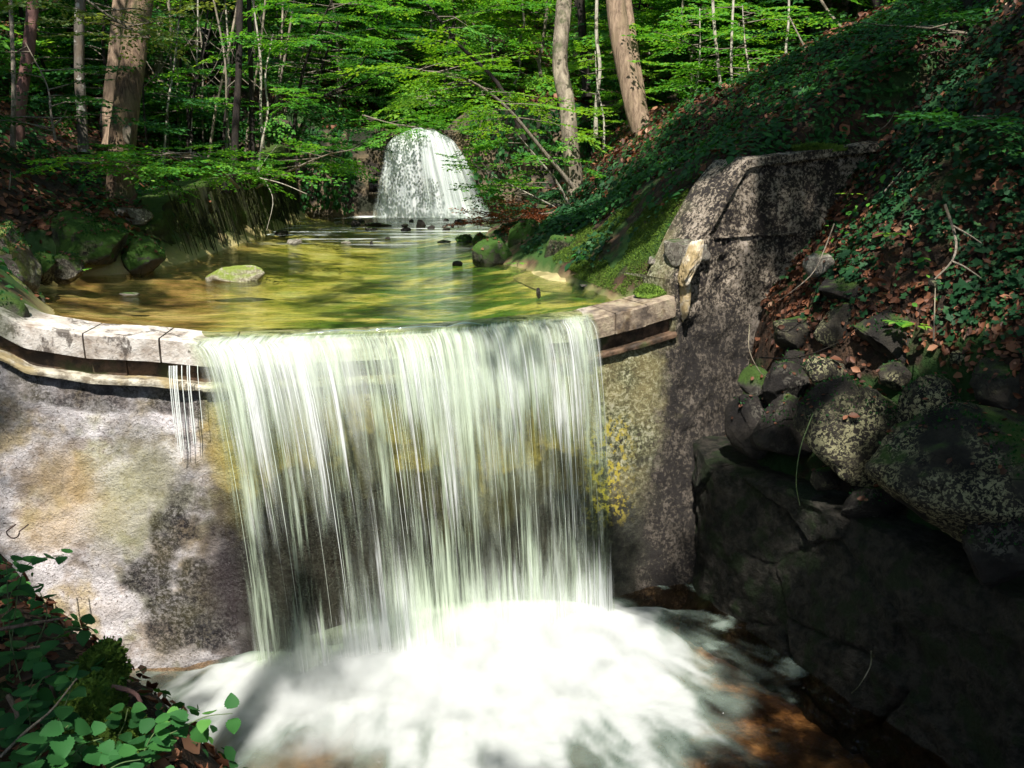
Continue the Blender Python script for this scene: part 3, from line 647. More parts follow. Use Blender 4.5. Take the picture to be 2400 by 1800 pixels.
V, F = grid(np.concatenate([cap2, cap_, P], 1)); put('wall_face', Geo().add(V, F), M['footing'], foot, True)

# ------------------------------------------------------------------ water
# upper pool
xs = np.linspace(-6.2, 1.6, 190); ss = np.concatenate([np.linspace(.0, 4, 90), np.linspace(4.06, 14.6, 170)])
Xg, Sg = np.meshgrid(xs, ss, indexing='ij'); Yg = Yw(Xg)+Sg+.03
# foam of the riffle and of the far plunge
e = fbm2(Xg*.9, Yg*3.2, 1.3, 4, 51); rif = sstep(.12, .5, e)*np.exp(-((Yg-15.9)/1.5)**2)*.75
rif2 = sstep(.2, .55, fbm2(Xg, Yg*4, 1.1, 3, 53))*sstep(13, 15, Yg)*.3
plg = sstep(20.05, 20.4, Yg+.12*fbm2(Xg, Yg, 3, 3, 5))*sstep(-3.75, -3.3, Xg)*sstep(.2, -.35, Xg)
fo = np.clip(rif+rif2+plg, 0, 1)
V, F = grid(np.stack([Xg, Yg, .006*fbm2(Xg*2, Yg*5, 1, 3, 3)-.018*sstep(.3, 0, Sg)], -1))
pool = link('pool_water', mk_mesh('pool_water', V, [F], True, {'foam': fo.ravel()}), M['pool']); tag(pool, kind='structure')
# lip waves
for i, (px, w) in enumerate([(795, .34), (900, .2), (965, .3), (1085, .16)]):
    c = at_z(px, 779, 0.0); x_ = np.linspace(-w, w, 16); pts = np.stack([c[0]+x_, Yw(c[0]+x_)+.05, .006+.012*np.cos(x_/w*1.57)], 1)
    V, F = tube(pts, .022*np.cos(x_/w*1.5)+.003, 8); 
    o = link('lip_wave', mk_mesh('lip_wave', V, [F], True, {'foam': np.full(len(V), .12)}), M['pool']); o['kind'] = 'stuff'; o['label'] = 'smooth ripple of water standing along the weir lip'
# main fall
def fall_pts(X, drop, extra=0.):
    """where a thread leaving the lip at X is after falling `drop`"""
    T = np.sqrt(np.maximum(drop, 0)/2.6); f = np.clip((X+2.45)/3.1, 0, 1)
    sx = .36*(1-f)+.16*f; sy = -(.42*(1-f)+.50*f)
    return np.stack([X+sx*T*(1+extra), Yw(X)-.03+(sy)*T-extra*.3, -.0-drop], -1)
xs = np.linspace(-2.5, .72, 520)
main = thing('waterfall', 'wide silky waterfall of white and green threads in the foreground', 'waterfall', (-.8, 7, 0))
def sheet(name, mat, X0, X1, n, seed, back=.3, ext=0., amp=.02, ztop=0., dfun=None, m=110):
    X = np.linspace(X0, X1, n); d = np.concatenate([np.linspace(-back, 0, 14)[:-1], np.linspace(0, 1, m)**1.35*2.72]); 
    Xg, Dg = np.meshgrid(X, d, indexing='ij')
    # round the lip: before d=0 the sheet lies on the pool surface
    P = fall_pts(Xg, np.maximum(Dg, 0)+.0, ext)
    up = np.minimum(Dg, 0); P[..., 1] -= up; P[..., 2] = np.where(Dg < 0, .006, P[..., 2]+.006)
    k_ = np.exp(-(Dg/.05)**2)*.012; P[..., 2] -= k_
    r = fbm(np.stack([Xg*14, Dg*.5, Xg*0+seed], -1), 3, seed)*amp*sstep(-.02, .25, Dg)
    P[..., 1] -= r+ext*.05; P[..., 0] += r*.3
    V, F = grid(P)
    L = Xg; edge = sstep(X0, X0+.22, L)*sstep(X1, X1-.05, L)*sstep(-back, -back*.1, Dg)
    dens = .0+.06*np.exp(-((Dg-.30)/.5)**2)-.012*sstep(.7, 1.4, Dg)+.12*sstep(1.7, 2.7, Dg)
    dens = dens+.05*sstep(-1.3, -2.2, Xg)*sstep(1.4, .2, Dg)-.03*sstep(-1.2, -2.3, Xg)*sstep(1.2, 2.0, Dg)
    if dfun is not None: dens = dens+dfun(Xg, Dg)
    me = mk_mesh(name, V, [F], True, {'edge': edge.ravel(), 'dens': dens.ravel()}, np.stack([Xg.ravel(), -Dg.ravel()], 1))
    return link(name, me, mat, main, loc=(0, 0, 0)), me
def fix(o):
    l = wloc(main); o.data.transform(__import__('mathutils').Matrix.Translation(Vector(-l)))
for nm, mt, a, b, sd, ex in [('water_sheet', M['fall_a'], -2.5, .73, 3, 0.), ('water_veil', M['fall_b'], -2.42, .72, 8, .12), ('water_threads', M['fall_c'], -2.5, .72, 5, .3), ('water_haze', M['fall_d'], -2.45, .73, 13, .2)]:
    o, _ = sheet(nm, mt, a, b, 420, sd, ext=ex, amp=.022); fix(o)
# single bright strands and stray trickles
rg = np.random.default_rng(12); g = Geo()
for i in range(22):
    X = rg.uniform(-2.4, .66); d1 = rg.uniform(1.0, 2.6); d0 = rg.uniform(0, .3); d = np.linspace(d0, d1, 16)
    P = fall_pts(np.full(16, X), d, rg.uniform(.1, .45)); g.add(*tube(P, rg.uniform(.001, .003)*np.sin(np.linspace(.15, 3.0, 16))**.5, 5))
k = NT('water_strand'); tr = k.n('ShaderNodeBsdfTransparent'); d = k.pr((.9, .94, .9), .3, .5); M['strand'] = k.done(k.mixs(.5, tr.outputs[0], d))
o = put('water_strand', g, M['strand'], main, True); o['kind'] = 'stuff'
tr_ = thing('trickle', 'two thin separate trickles dripping off the cap stones left of the main waterfall', 'waterfall', (-2.6, 6.6, -.2))
g = Geo(); rg = np.random.default_rng(3)
for i in range(16):
    X = -2.62+rg.normal(0, .03)+(.12 if i % 3 == 0 else 0); z = np.linspace(-.17, -.17-rg.uniform(.4, .75), 12); n_ = nw(np.full(12, X))
    of = .08+.10*np.sqrt((-.17-z)/.7); P = np.stack([X+n_[:, 0]*of+rg.normal(0, .004)+.03*(-.17-z), Yw(X)+n_[:, 1]*of, z], 1); g.add(*tube(P, rg.uniform(.0015, .004), 5))
put('water_thread', g, M['strand'], tr_, True)['kind'] = 'stuff'
# lower basin water with foam
xs = np.linspace(-5.2, 3.9, 380); ys = np.linspace(3.2, 8.1, 250); Xg, Yg = np.meshgrid(xs, ys, indexing='ij')
ZL = -2.62
cl = fall_pts(np.linspace(-2.45, .7, 60), np.full(60, 2.62))          # impact line
dist = np.full(Xg.shape, 9.); ui = np.zeros(Xg.shape); dyy = np.zeros(Xg.shape)
for q in cl:
    dd = np.hypot(Xg-q[0], (Yg-q[1])); m = dd < dist; dist[m] = dd[m]; ui[m] = q[0]; dyy[m] = (q[1]-Yg)[m]
fan = np.arctan2(Xg+.6, 8.6-Yg)                                        # flow fans out from behind the fall
rad = np.hypot(Xg+.6, 8.6-Yg)
st = fbm(np.stack([fan*9, rad*1.1, Xg*0], -1), 5, 71); st2 = fbm(np.stack([fan*34, rad*2.6, Xg*0], -1), 4, 72)
lump = fbm2(Xg, Yg, 2.2, 4, 73)
reach = .85+1.15*np.exp(-((Xg-.05)/1.25)**2)+.55*np.exp(-((Xg-1.35)/.55)**2)*sstep(6.9, 6.0, Yg)
foam = sstep(reach+.6, reach-.75, dist+.65*st+.5*st2+.7*lump)
foam = np.maximum(foam, sstep(.5, .1, dist+.1*lump)*.95)
behind = Yg > np.interp(Xg, cl[:, 0], cl[:, 1]); foam = np.where(behind, foam*sstep(.35, .05, dist+.2*lump), foam)
curl = sstep(.22, .5, fbm(np.stack([Xg*2.2+Yg*1.4, Yg*3.6-Xg*1.2, Xg*0], -1)+st2[..., None]*.3, 4, 77))*.65*sstep(2.6, 1.4, dist)
foam = np.clip(np.maximum(foam, curl*(1-foam*.5)), 0, 1)
hz = ZL+.05*np.exp(-(dist/.38)**2)*(1+.9*lump)+.04*np.exp(-(dist/.9)**2)*(1+lump)+.02*st+.008*st2+.05*fbm2(Xg, Yg, 3.0, 4, 79)
V, F = grid(np.stack([Xg, Yg, hz], -1))
low = link('basin_water', mk_mesh('basin_water', V, [F], True, {'foam': foam.ravel()}), M['lower']); tag(low, kind='structure')
# mist
g = Geo(); rg = np.random.default_rng(9)
P = []
mi = link('spray_mist', mk_mesh('spray_mist', ICO[4][0], [ICO[4][1]], True), M['mist'])
mi.location = (-.4, 6.22, -2.80); mi.rotation_euler = (0, 0, .24); mi.scale = (2.05, 1.0, .66); tag(mi, 'white spray mist boiling up where the waterfall hits the basin', 'mist', kind='stuff')

# upper fall and dam
dam = thing('upper_dam', 'dark mossy masonry dam behind the far waterfall at the head of the pool', 'dam', (-2, 20.8, 0))
Xg, Vg = np.meshgrid(np.linspace(-8.5, 4.5, 150), np.linspace(0, 1, 50), indexing='ij')
tz = np.interp(Xg, [-8.5, -5.5, -4.2, -3.3, -2.95, -2.7, -1.6, -1.35, -1., 1.2, 4.5], [3.4, 2.2, 1.9, 1.95, 1.95, 1.82, 1.82, 2.1, 2.35, 2.35, 3])
Zg = tz+(-.4-tz)*Vg; Yg = 21.1-.45*Vg+.10*fbm2(Xg, Zg, 1.2, 5, 61)-.05*np.abs(fbm2(Xg, Zg, 3, 3, 62))
P = np.stack([Xg, Yg, Zg], -1); bk = P[:, :1].copy(); bk[..., 1] += .9; P = np.concatenate([bk, P], 1); V, F = grid(P)
put('dam_wall', Geo().add(V, F), M['farwall'], dam, True)
dc = at(876, 436, 20.2); 
def boxgeo(c, h, rot=0.):
    s = np.array([[x, y, z] for x in (-1, 1) for y in (-1, 1) for z in (-1, 1)])*np.asarray(h); ca, sa = math.cos(rot), math.sin(rot)
    return s@np.array([[ca, sa, 0], [-sa, ca, 0], [0, 0, 1]])+np.asarray(c), np.array([[0, 1, 3, 2], [4, 6, 7, 5], [0, 4, 5, 1], [2, 3, 7, 6], [0, 2, 6, 4], [1, 5, 7, 3]])
dh = put('drain_hole', Geo().add(*boxgeo(dc+np.array([0, .12, 0]), (.115, .10, .15))), M['void'], dam)
g = Geo()
for (ox, oz, hx, hz_) in [(-.14, 0, .03, .19), (.14, 0, .03, .19), (0, .17, .11, .03), (0, -.17, .11, .03)]: g.add(*boxgeo(dc+np.array([ox, .06, oz]), (hx, .09, hz_)))
put('frame', g, M['farwall'], dh)
far = thing('waterfall', 'smaller bell-shaped white waterfall over the dam at the far end of the pool', 'waterfall', (-1.9, 20.4, 0))
for nm, ex, sd, a0 in [('water_sheet', 0., 1, 1), ('water_veil', .14, 2, .8)]:
    U, D = np.meshgrid(np.linspace(-1, 1, 180), np.linspace(0, 1, 60), indexing='ij'); dr_ = D**1.2
    half = .74+.66*dr_**.75*(1-.05*dr_); ctr = -2.05+.26*dr_
    ctop = 1.93-.30*np.abs(U)**2.4+.05*fbm(np.stack([U*5, U*0, U*0+sd], -1), 3, 9)
    Z = ctop*(1-dr_)+.0*dr_; Y = 20.98-.75*np.sqrt(D)*(1-.2*U*U)-ex+.03*fbm(np.stack([U*22, D, U*0+sd], -1), 3, sd)
    P = np.stack([ctr+U*half, Y, Z], -1)
    edge = sstep(1.0, .86, np.abs(U)+.10*fbm(np.stack([U*3, D*3, U*0], -1), 2, 4))*a0; dens = .02+.07*sstep(.35, 0, D)+.05*sstep(.8, 1, D)-.05*sstep(.45, .95, np.abs(U))
    V, F = grid(P); me = mk_mesh(nm, V-np.array([-1.9, 20.4, 0]), [F], True, {'edge': edge.ravel(), 'dens': dens.ravel()}, np.stack([(U*1.2+sd).ravel(), (-D*1.8).ravel()], 1))
    link(nm, me, M['fall_far'], far)
# roll of water over the far crest

# ------------------------------------------------------------------ boulders and stones
ROCKS = []
def rock(name, label, c, r, seed, mat, sub=4, amp=.28, sc=1.2, rot=0., flat=None, group=None, cat='boulder', smooth=True, ridge=.12):
    V, F = blob((0, 0, 0), r, seed, sub, amp, sc, rot, flat, ridge)
    o = put(name, Geo().add(V, F), M[mat], smooth=smooth); o.location = tuple(c); ROCKS.append((V+np.asarray(c), name, group)); return tag(o, label, cat, group)
G1 = 'boulders stacked along the right bank of the basin'
def rb(label, px0, px1, py0, py1, t, seed, mat='rock', rot=0., **kw):
    c = at((px0+px1)/2, (py0+py1)/2, t); a = (px1-px0)/2/FPX*t*1.10; b = (py1-py0)/2/FPX*t*1.10
    return rock('boulder', label, c+np.array([.16, .15, 0]), (a, max(a, b)*.72, b), seed, mat, 4 if a < .25 else 5, rot=rot, group=G1, **kw)
rb('lichen-speckled boulder just right of the wing wall, below the red leaf litter', 1768, 1890, 738, 840, 7.65, 201)
rb('rounded moss-topped boulder in the upper row, between two speckled ones', 1888, 2000, 722, 832, 7.35, 202)
rb('broad flat-topped speckled boulder in the upper row with leaves on its shoulder', 1985, 2190, 730, 880, 6.95, 203)
rb('small tan speckled stone wedged above the big central boulder', 1850, 1970, 842, 940, 7.2, 204)
rb('largest blocky speckled boulder in the middle of the right bank', 1850, 2108, 885, 1155, 6.75, 205, amp=.2)
rb('pale upright oval boulder leaning against the largest blocky one', 2086, 2252, 880, 1080, 6.4, 206, amp=.22)
rb('dark boulder cut by the right edge of the photo, above the long slab', 2265, 2480, 835, 1000, 6.1, 207, amp=.2)
rb('long slanting slab boulder with olive lichen at the right edge', 2070, 2520, 985, 1290, 5.75, 208, rot=-.35, amp=.22)
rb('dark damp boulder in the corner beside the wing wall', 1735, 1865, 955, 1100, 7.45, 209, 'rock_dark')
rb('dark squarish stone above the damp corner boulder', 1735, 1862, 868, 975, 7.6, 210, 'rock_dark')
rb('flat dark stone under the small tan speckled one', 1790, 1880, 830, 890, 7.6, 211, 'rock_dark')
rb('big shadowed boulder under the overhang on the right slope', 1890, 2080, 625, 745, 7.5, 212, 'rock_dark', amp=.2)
rb('pale lichened stone sticking out beside the big shadowed boulder', 2052, 2135, 615, 715, 7.2, 213, 'rock')
rb('small whitish stone lying in the leaf litter by the wing wall', 1856, 1922, 598, 652, 7.75, 214, 'rock_pale')
rb('narrow dark stone filling the gap under the long slanting slab', 2230, 2440, 1240, 1400, 5.5, 215, 'rock_dark')
rb('low brown stone with leaves at the foot of the largest boulder', 1930, 2110, 1150, 1230, 6.7, 216, 'rock_dark')
rb('dark wet stone wedged at the foot of the wing wall', 1675, 1775, 950, 1085, 7.7, 217, 'rock_dark')
rb('brown mossy stone above the wedged dark one at the wing wall', 1700, 1775, 860, 950, 7.8, 218, 'rock_moss')
for (x0_, x1_, y0_, y1_, t_, lab_) in [(2020, 2100, 860, 925, 6.75, 'small speckled stone between the upper row and the pale oval boulder'), (2190, 2275, 830, 905, 6.4, 'small rounded stone behind the pale oval boulder'), (1985, 2050, 655, 715, 7.35, 'small dark stone under the seedling'), (2150, 2260, 640, 720, 6.8, 'half-buried brown stone in the litter above the upper row'), (2290, 2400, 1180, 1260, 5.7, 'flat stone under the right end of the slanting slab'), (1870, 1940, 1100, 1170, 6.9, 'small stone under the left edge of the largest boulder')]: rb(lab_, x0_, x1_, y0_, y1_, t_, 300+x0_ % 97, 'rock')
G2 = 'boulders on the left bank of the pool'
def lb(label, px0, px1, py0, py1, t, seed, mat, rot=0., group=G2, dy=.72, **kw):
    c = at((px0+px1)/2, (py0+py1)/2, t); a = (px1-px0)/2/FPX*t*1.08; b = (py1-py0)/2/FPX*t*1.12
    return rock('boulder', label, c, (a, max(a, b)*dy, b), seed, mat, 5 if a > .4 else 4, rot=rot, group=group, **kw)
lb('big smooth grey-green boulder at the left edge beside the crest', -90, 92, 520, 720, 9.0, 221, 'rock_boulder', amp=.16)
lb('small mossy stone behind the big grey-green boulder', 75, 130, 595, 665, 9.6, 222, 'rock_green')
lb('pale-footed mossy stone at the left waterline', 118, 200, 600, 668, 9.8, 223, 'rock_moss')
lb('large dark moss-covered boulder with red leaves on top', 90, 290, 505, 640, 10.6, 224, 'rock_green', amp=.18)
lb('pointed dark mossy boulder dipping into the pool', 270, 375, 570, 660, 10.8, 225, 'rock_green')
lb('pale lichened rock in front of the big trunk', 255, 350, 480, 545, 11.6, 226, 'rock_pale')
lb('yellow-green stone next to the mossy retaining wall', 290, 380, 545, 610, 11.6, 227, 'rock_moss')
lb('grey rock half buried in the slope at the left edge', -30, 65, 450, 545, 11., 228, 'rock')
lb('mossy rock above the retaining wall under the saplings', 400, 500, 455, 510, 13.5, 229, 'rock_green')
lb('low mossy stone between the pointed boulder and the pale rock', 205, 290, 470, 520, 11.9, 230, 'rock_moss')
G3 = 'boulders on the right bank of the pool'
lb('domed bright-mossed boulder at the right waterline', 1102, 1205, 555, 640, 11.9, 241, 'rock_green', group=G3, amp=.15)
lb('tall dark mossy rock behind the domed boulder', 1190, 1290, 510, 620, 12.6, 242, 'rock_green', group=G3)
lb('small mossy stone beside the riffle', 1070, 1110, 550, 575, 14.6, 243, 'rock_green', group=G3)
lb('flat yellow mossy stone near the copper leaves', 1110, 1150, 548, 580, 14.3, 244, 'rock_moss', group=G3)
lb('dark mossy lump above the sandbar', 1290, 1400, 545, 640, 10.9, 245, 'rock_green', group=G3)
lb('dark rock under the roots of the bent trunk', 1240, 1330, 470, 560, 14.2, 246, 'rock_dark', group=G3)
# slab and stones in the water
def ws(label, px, py, w, h, seed, mat, name='stream_stone', group='stones standing in the pool', z=0., **kw):
    c = at_z(px, py, z); t = (c[1]*cp-(c[2]-CAMZ)*sp); a = w/2/FPX*t; b = h/2/FPX*t*1.3
    return rock(name, label, c+np.array([0, a*.3, b*.35]), (a, a*.6, b), seed, mat, 4 if w > 40 else 3, group=group, cat='stone', **kw)
o = ws('pale flat slab with moss rim standing alone in the left of the pool', 550, 658, 138, 44, 261, 'rock_lit', flat=.12, amp=.18, sc=1.)
ws('tiny dark stub of rock near the right end of the lip', 1262, 690, 12, 20, 262, 'rock_dark')
ws('small flat dark stone left of the domed boulder', 1072, 622, 26, 12, 263, 'rock_dark')
ws('thin stone just breaking the surface in the left shallows', 300, 692, 40, 9, 264, 'rock_pale')
for i, (px, py, w, h, lab) in enumerate([
    (660, 551, 38, 16, 'dark stone at the foot of the mossy wall'), (690, 572, 40, 14, 'flat stone with pale top below the mossy wall'),
    (832, 530, 22, 16, 'brown stone at the left of the riffle'), (846, 522, 16, 10, 'small brown stone behind the brown one in the riffle'),
    (866, 540, 30, 9, 'flat brown stone in the riffle'), (812, 571, 24, 10, 'small pale stone in front of the riffle'),
    (870, 573, 10, 10, 'tiny dark stone in front of the riffle'), (986, 533, 32, 20, 'largest round black stone below the far waterfall'),
    (1012, 536, 20, 11, 'black stone right of the largest round one'), (952, 542, 26, 10, 'flat black stone left of the largest round one'),
    (948, 532, 20, 9, 'small black stone behind the flat black one'), (965, 520, 12, 7, 'little black stone nearest the far waterfall on the left'),
    (1046, 540, 20, 9, 'low black stone in the middle right of the riffle'), (1078, 524, 30, 14, 'rounded black stone nearest the copper leaves'),
    (1046, 517, 16, 7, 'little dark stone nearest the far waterfall on the right'), (1060, 532, 10, 7, 'tiny black stone between two rounded ones'),
    (1040, 568, 30, 7, 'thin flat stone awash in white water'), (790, 525, 18, 9, 'small pale stone with water breaking on it'),
    (910, 560, 14, 6, 'small dark stone in the sunlit shallows'), (890, 530, 60, 9, 'long low bar of dark pebbles')]):
    ws(lab, px, py, w, h, 270+i, 'rock_pale' if 'pale' in lab else 'rock_dark', group='stones in the riffle')
lb('dark mossy block at the left end of the crest', -60, 52, 690, 790, 6.85, 231, 'rock_moss', group='boulders on the left bank of the pool', amp=.12)
lb('low mossy stone lying behind the left end of the crest', 20, 110, 690, 728, 8.2, 232, 'rock_moss', group='boulders on the left bank of the pool')
lb('round mossy boulder on the bank just behind the left end of the crest', -70, 48, 610, 715, 7.9, 233, 'rock_boulder', group='boulders on the left bank of the pool', amp=.16)
# sandbar
c = at_z(1300, 645, .0); th = np.linspace(0, 2*np.pi, 48, endpoint=False); rr = np.linspace(0, 1, 14)
P = np.stack([np.stack([c[0]+.15+.62*r_*np.cos(th)*(1+.12*np.sin(3*th)), c[1]+.1+1.0*r_*np.sin(th), .05-.12*r_**2+0*th], -1) for r_ in rr], 1); P[..., 2] += .01*fbm2(P[..., 0], P[..., 1], 5, 3, 3)
V, F = grid(P, True); tag(put('sandbar', Geo().add(V, F), M['silt'], smooth=True), kind='structure', label='low wet sandbar at the right waterline')

# mossy retaining wall on the left, masonry stones
rw = thing('retaining_wall', 'moss-hung stone retaining wall along the left side of the pool', 'wall', (-4.5, 14, 0))
rg = np.random.default_rng(8)
Yg, Vg = np.meshgrid(np.linspace(11.6, 20.6, 300), np.linspace(0, 1, 36), indexing='ij')
tz = np.interp(Yg, [11.6, 12.4, 14, 17, 18.5, 20.6], [.45, .8, 1.0, 1.0, 1.2, 1.6]); Zg = tz+(-.5-tz)*Vg
X = np.interp(Yg, [11, 17, 20.6], [-4.42, -4.42, -4.75])-.25*(1-Vg)+.16*fbm2(Yg*2.2, Zg*.5, 1.6, 5, 66)+.03*fbm2(Yg, Zg, 9, 3, 67); P = np.stack([X, Yg, Zg], -1); bk = P[:, :1].copy(); bk[..., 0] -= .5
V, F = grid(np.concatenate([bk, P], 1)); put('wall_core', Geo().add(V, F), M['mosswall'], rw, True)
g = Geo(); rg = np.random.default_rng(88)
for i in range(170):
    y = rg.uniform(11.8, 18.5); z0 = rg.uniform(.35, 1.05); L = rg.uniform(.25, .8); q = np.linspace(0, 1, 7); x = -4.42+.06-.18*(z0-L*q)*0-.22*np.clip(z0-L*q, 0, 1)
    g.add(*tube(np.stack([x+rg.normal(0, .02), y+rg.normal(0, .03)+.04*q, z0-L*q], 1), rg.uniform(.004, .014)*(1-q*.7), 5))
put('hanging_moss', g, M['mosswall'], rw, True)['kind'] = 'stuff'

# ------------------------------------------------------------------ trees
def px_line(pts):   # [(px,py,t)...]
    return np.array([at(*p) for p in pts])
TREES = {}
def trunk(name, label, pts, r0, r1, mat, cat='tree', n=26, sides=12, ext=0, lump=.12, seed=0, extra=None, group=None, flare=1.35):
    P = smooth_line(pts, n)
    if ext:                                     # carry the trunk on above the frame
        d = unit(P[-1]-P[-3]); d = unit(d*np.array([.5, .5, 1])+np.array([0, 0, .4])); Q = P[-1]+d*np.linspace(.6, ext, 10)[:, None]; P = np.vstack([P, Q]); r = np.concatenate([np.linspace(r0, r1, n), np.linspace(r1, r1*.45, 10)])
    else: r = np.linspace(r0, r1, len(P))
    L = np.linspace(0, 1, len(P)); r = r*(1+(flare-1)*np.exp(-L*22))
    t = thing(name, label, cat, P[0], group); g = Geo().add(*tube(P, r, sides, lump=lump, seed=seed))
    put('trunk', g, M[mat], t, True); TREES[label] = (t, P, r); return t, P, r
def branches(t, lines, mat='bark_grey'):
    for L_, r0, r1 in lines:
        P = smooth_line(L_, 14); put('branch', Geo().add(*tube(P, np.linspace(r0, r1, 14), 6)), M[mat], t, True)
def foliage(t, P, nb, blen, mat, seed, s=(.25, 1.), lf=.07, sc=(.45, .85), bmat='bark_grey', name='foliage', lift=.12, bias=None, step=.28, wid=.006, tpl=LEAF2):
    """side branches with level sprays, from a trunk line P"""
    rg = np.random.default_rng(seed); g = Geo(); b = Geo(); O = []; D = []; S = []
    for i in range(nb):
        f = s[0]+(s[1]-s[0])*(i+rg.uniform(0, 1))/nb; x = f*(len(P)-1); j = int(min(x, len(P)-2)); p = P[j]+(P[j+1]-P[j])*(x-j)
        a = rg.uniform(0, 2*np.pi) if bias is None else rg.normal(bias[0], bias[1]); l = rg.uniform(*blen)*(1.15-.5*f)
        d = np.array([math.cos(a), math.sin(a), rg.normal(lift, .15)]); m = max(3, int(l/step)+1); q = np.linspace(0, 1, m)
        L_ = p+d*l*q[:, None]; L_[:, 2] -= .12*l*q*q; L_ += rg.normal(0, .03, L_.shape)*q[:, None]
        b.add(*tube(L_, np.linspace(wid*1.8, wid*.5, m), 4))
        for k_ in range(1, m):
            sd = rg.choice([-1, 1]); dd = unit(L_[k_]-L_[k_-1]); side = np.array([-dd[1], dd[0], 0])*sd
            O.append(L_[k_]); D.append(dd+side*rg.uniform(.3, 1.)); S.append(rg.uniform(*sc))
            if rg.random() < .45: O.append(L_[k_]); D.append(dd-side*rg.uniform(.3, .9)); S.append(rg.uniform(*sc)*.8)
        O.append(L_[-1]); D.append(dd); S.append(sc[1])
    place_sprays(g, O, D, np.array(S), lf, tpl, rg)
    put(name, g, M[mat], t); put('twigs', b, M[bmat], t)
    return len(O)
# --- the trunks one can name
T1 = trunk('beech_tree', 'big ridged brown trunk at the upper left with a pale bark scar', px_line([(285, 470, 12.2), (282, 400, 12.1), (292, 280, 12), (305, 180, 12), (322, 60, 12.1), (335, -60, 12.2)]), .17, .165, 'bark_oak', ext=12, seed=1, sides=20)
o = put('bark_scar', Geo().add(*blob(at(298, 322, 11.88), (.07, .05, .15), 5, 3, .2)), M['bark_pale'], T1[0], True); 
T2 = trunk('beech_tree', 'orange-brown sunlit trunk close behind the big ridged one', px_line([(262, 345, 13.2), (258, 250, 13.2), (270, 130, 13.2), (285, -40, 13.2)]), .11, .10, 'bark_tan', ext=10, seed=2)
T3 = trunk('beech_tree', 'slim lichen-spotted grey trunk left of the big ridged one', px_line([(197, 360, 12.8), (192, 280, 12.8), (186, 160, 12.8), (186, 60, 12.8), (192, -50, 12.9)]), .07, .07, 'bark_spot', ext=9, seed=3)
T4 = trunk('beech_tree', 'reddish smooth trunk leaning right near the upper left corner', px_line([(38, 345, 12.4), (50, 230, 12.4), (62, 150, 12.4), (72, 70, 12.4), (80, -50, 12.4)]), .08, .08, 'bark_pink', ext=9, seed=4)
T5 = trunk('sapling', 'thin pale sapling at the far upper left corner', px_line([(30, 345, 11.8), (32, 200, 11.8), (28, 80, 11.9), (22, -60, 12)]), .03, .025, 'bark_grey', ext=4, seed=5)
T6 = trunk('beech_tree', 'pale pink-grey trunk in the sun right of the big ridged one', px_line([(380, 250, 19), (372, 150, 19), (376, 60, 19), (372, -50, 19)]), .085, .08, 'bark_pale', ext=9, seed=6)
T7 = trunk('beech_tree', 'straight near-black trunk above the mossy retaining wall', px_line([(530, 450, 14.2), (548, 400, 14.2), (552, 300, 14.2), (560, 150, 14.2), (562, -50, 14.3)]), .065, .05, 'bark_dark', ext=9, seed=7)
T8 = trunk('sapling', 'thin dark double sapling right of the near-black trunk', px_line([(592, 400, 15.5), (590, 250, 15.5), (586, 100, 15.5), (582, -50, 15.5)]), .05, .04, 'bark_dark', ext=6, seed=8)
T9 = trunk('sapling', 'white crooked sapling stem rising over the left wall', px_line([(605, 400, 14.8), (615, 330, 14.8), (628, 260, 14.9), (622, 180, 15), (640, 80, 15.2)]), .022, .012, 'bark_white', seed=9)
T10 = trunk('beech_tree', 'bent pale-barked trunk right of the far waterfall', px_line([(1350, 510, 14.6), (1346, 430, 14.6), (1338, 350, 14.5), (1328, 240, 14.5), (1312, 150, 14.5), (1318, 60, 14.5), (1326, -50, 14.6)]), .145, .125, 'bark_pale', ext=10, seed=10, sides=18)
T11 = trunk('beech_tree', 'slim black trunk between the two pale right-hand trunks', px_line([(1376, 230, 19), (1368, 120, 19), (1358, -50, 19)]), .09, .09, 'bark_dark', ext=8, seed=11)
T12 = trunk('beech_tree', 'stout tan double-stemmed trunk at the right of centre', px_line([(1525, 350, 14.2), (1500, 290, 14.1), (1472, 180, 14.1), (1452, 80, 14.1), (1440, -50, 14.1)]), .18, .15, 'bark_tan', ext=11, seed=12, sides=18)
P = smooth_line(px_line([(1512, 310, 14.35), (1494, 200, 14.3), (1478, 80, 14.4), (1462, -50, 14.5)]), 20); Q = P[-1]+np.array([.1, .1, 1])*np.linspace(.5, 7, 8)[:, None]
put('second_stem', Geo().add(*tube(np.vstack([P, Q]), np.linspace(.12, .06, 28), 12, lump=.1)), M['bark_tan'], T12[0], True)
T13 = trunk('sapling', 'white wavy sapling stem between the bent trunk and the double trunk', px_line([(1396, 320, 16), (1398, 240, 16), (1406, 160, 16), (1398, 80, 16.1), (1400, -50, 16.2)]), .035, .03, 'bark_white', ext=4, seed=13)
T14 = trunk('sapling', 'white thin stem on the right-hand ridge, the left one of two', px_line([(1694, 255, 13.4), (1684, 160, 13.4), (1674, 60, 13.4), (1668, -50, 13.5)]), .026, .022, 'bark_white', ext=3, seed=14)
T15 = trunk('sapling', 'white thin stem on the right-hand ridge, the right one of two', px_line([(1720, 245, 13.4), (1714, 160, 13.4), (1716, 60, 13.5), (1722, -50, 13.6)]), .022, .018, 'bark_white', ext=3, seed=15)
T16 = trunk('sapling', 'curved bare stem growing out of the dark ivy slope', px_line([(1948, 290, 11.2), (1930, 230, 11.3), (1905, 160, 11.4), (1885, 110, 11.6), (1850, 40, 12)]), .016, .01, 'bark_grey', seed=16)
T17 = trunk('sapling', 'slanting pale stem at the top of the sunlit ridge', px_line([(2002, 115, 13.5), (1975, 70, 13.5), (1940, 25, 13.6), (1905, -30, 13.8)]), .025, .02, 'bark_pale', ext=3, seed=17)
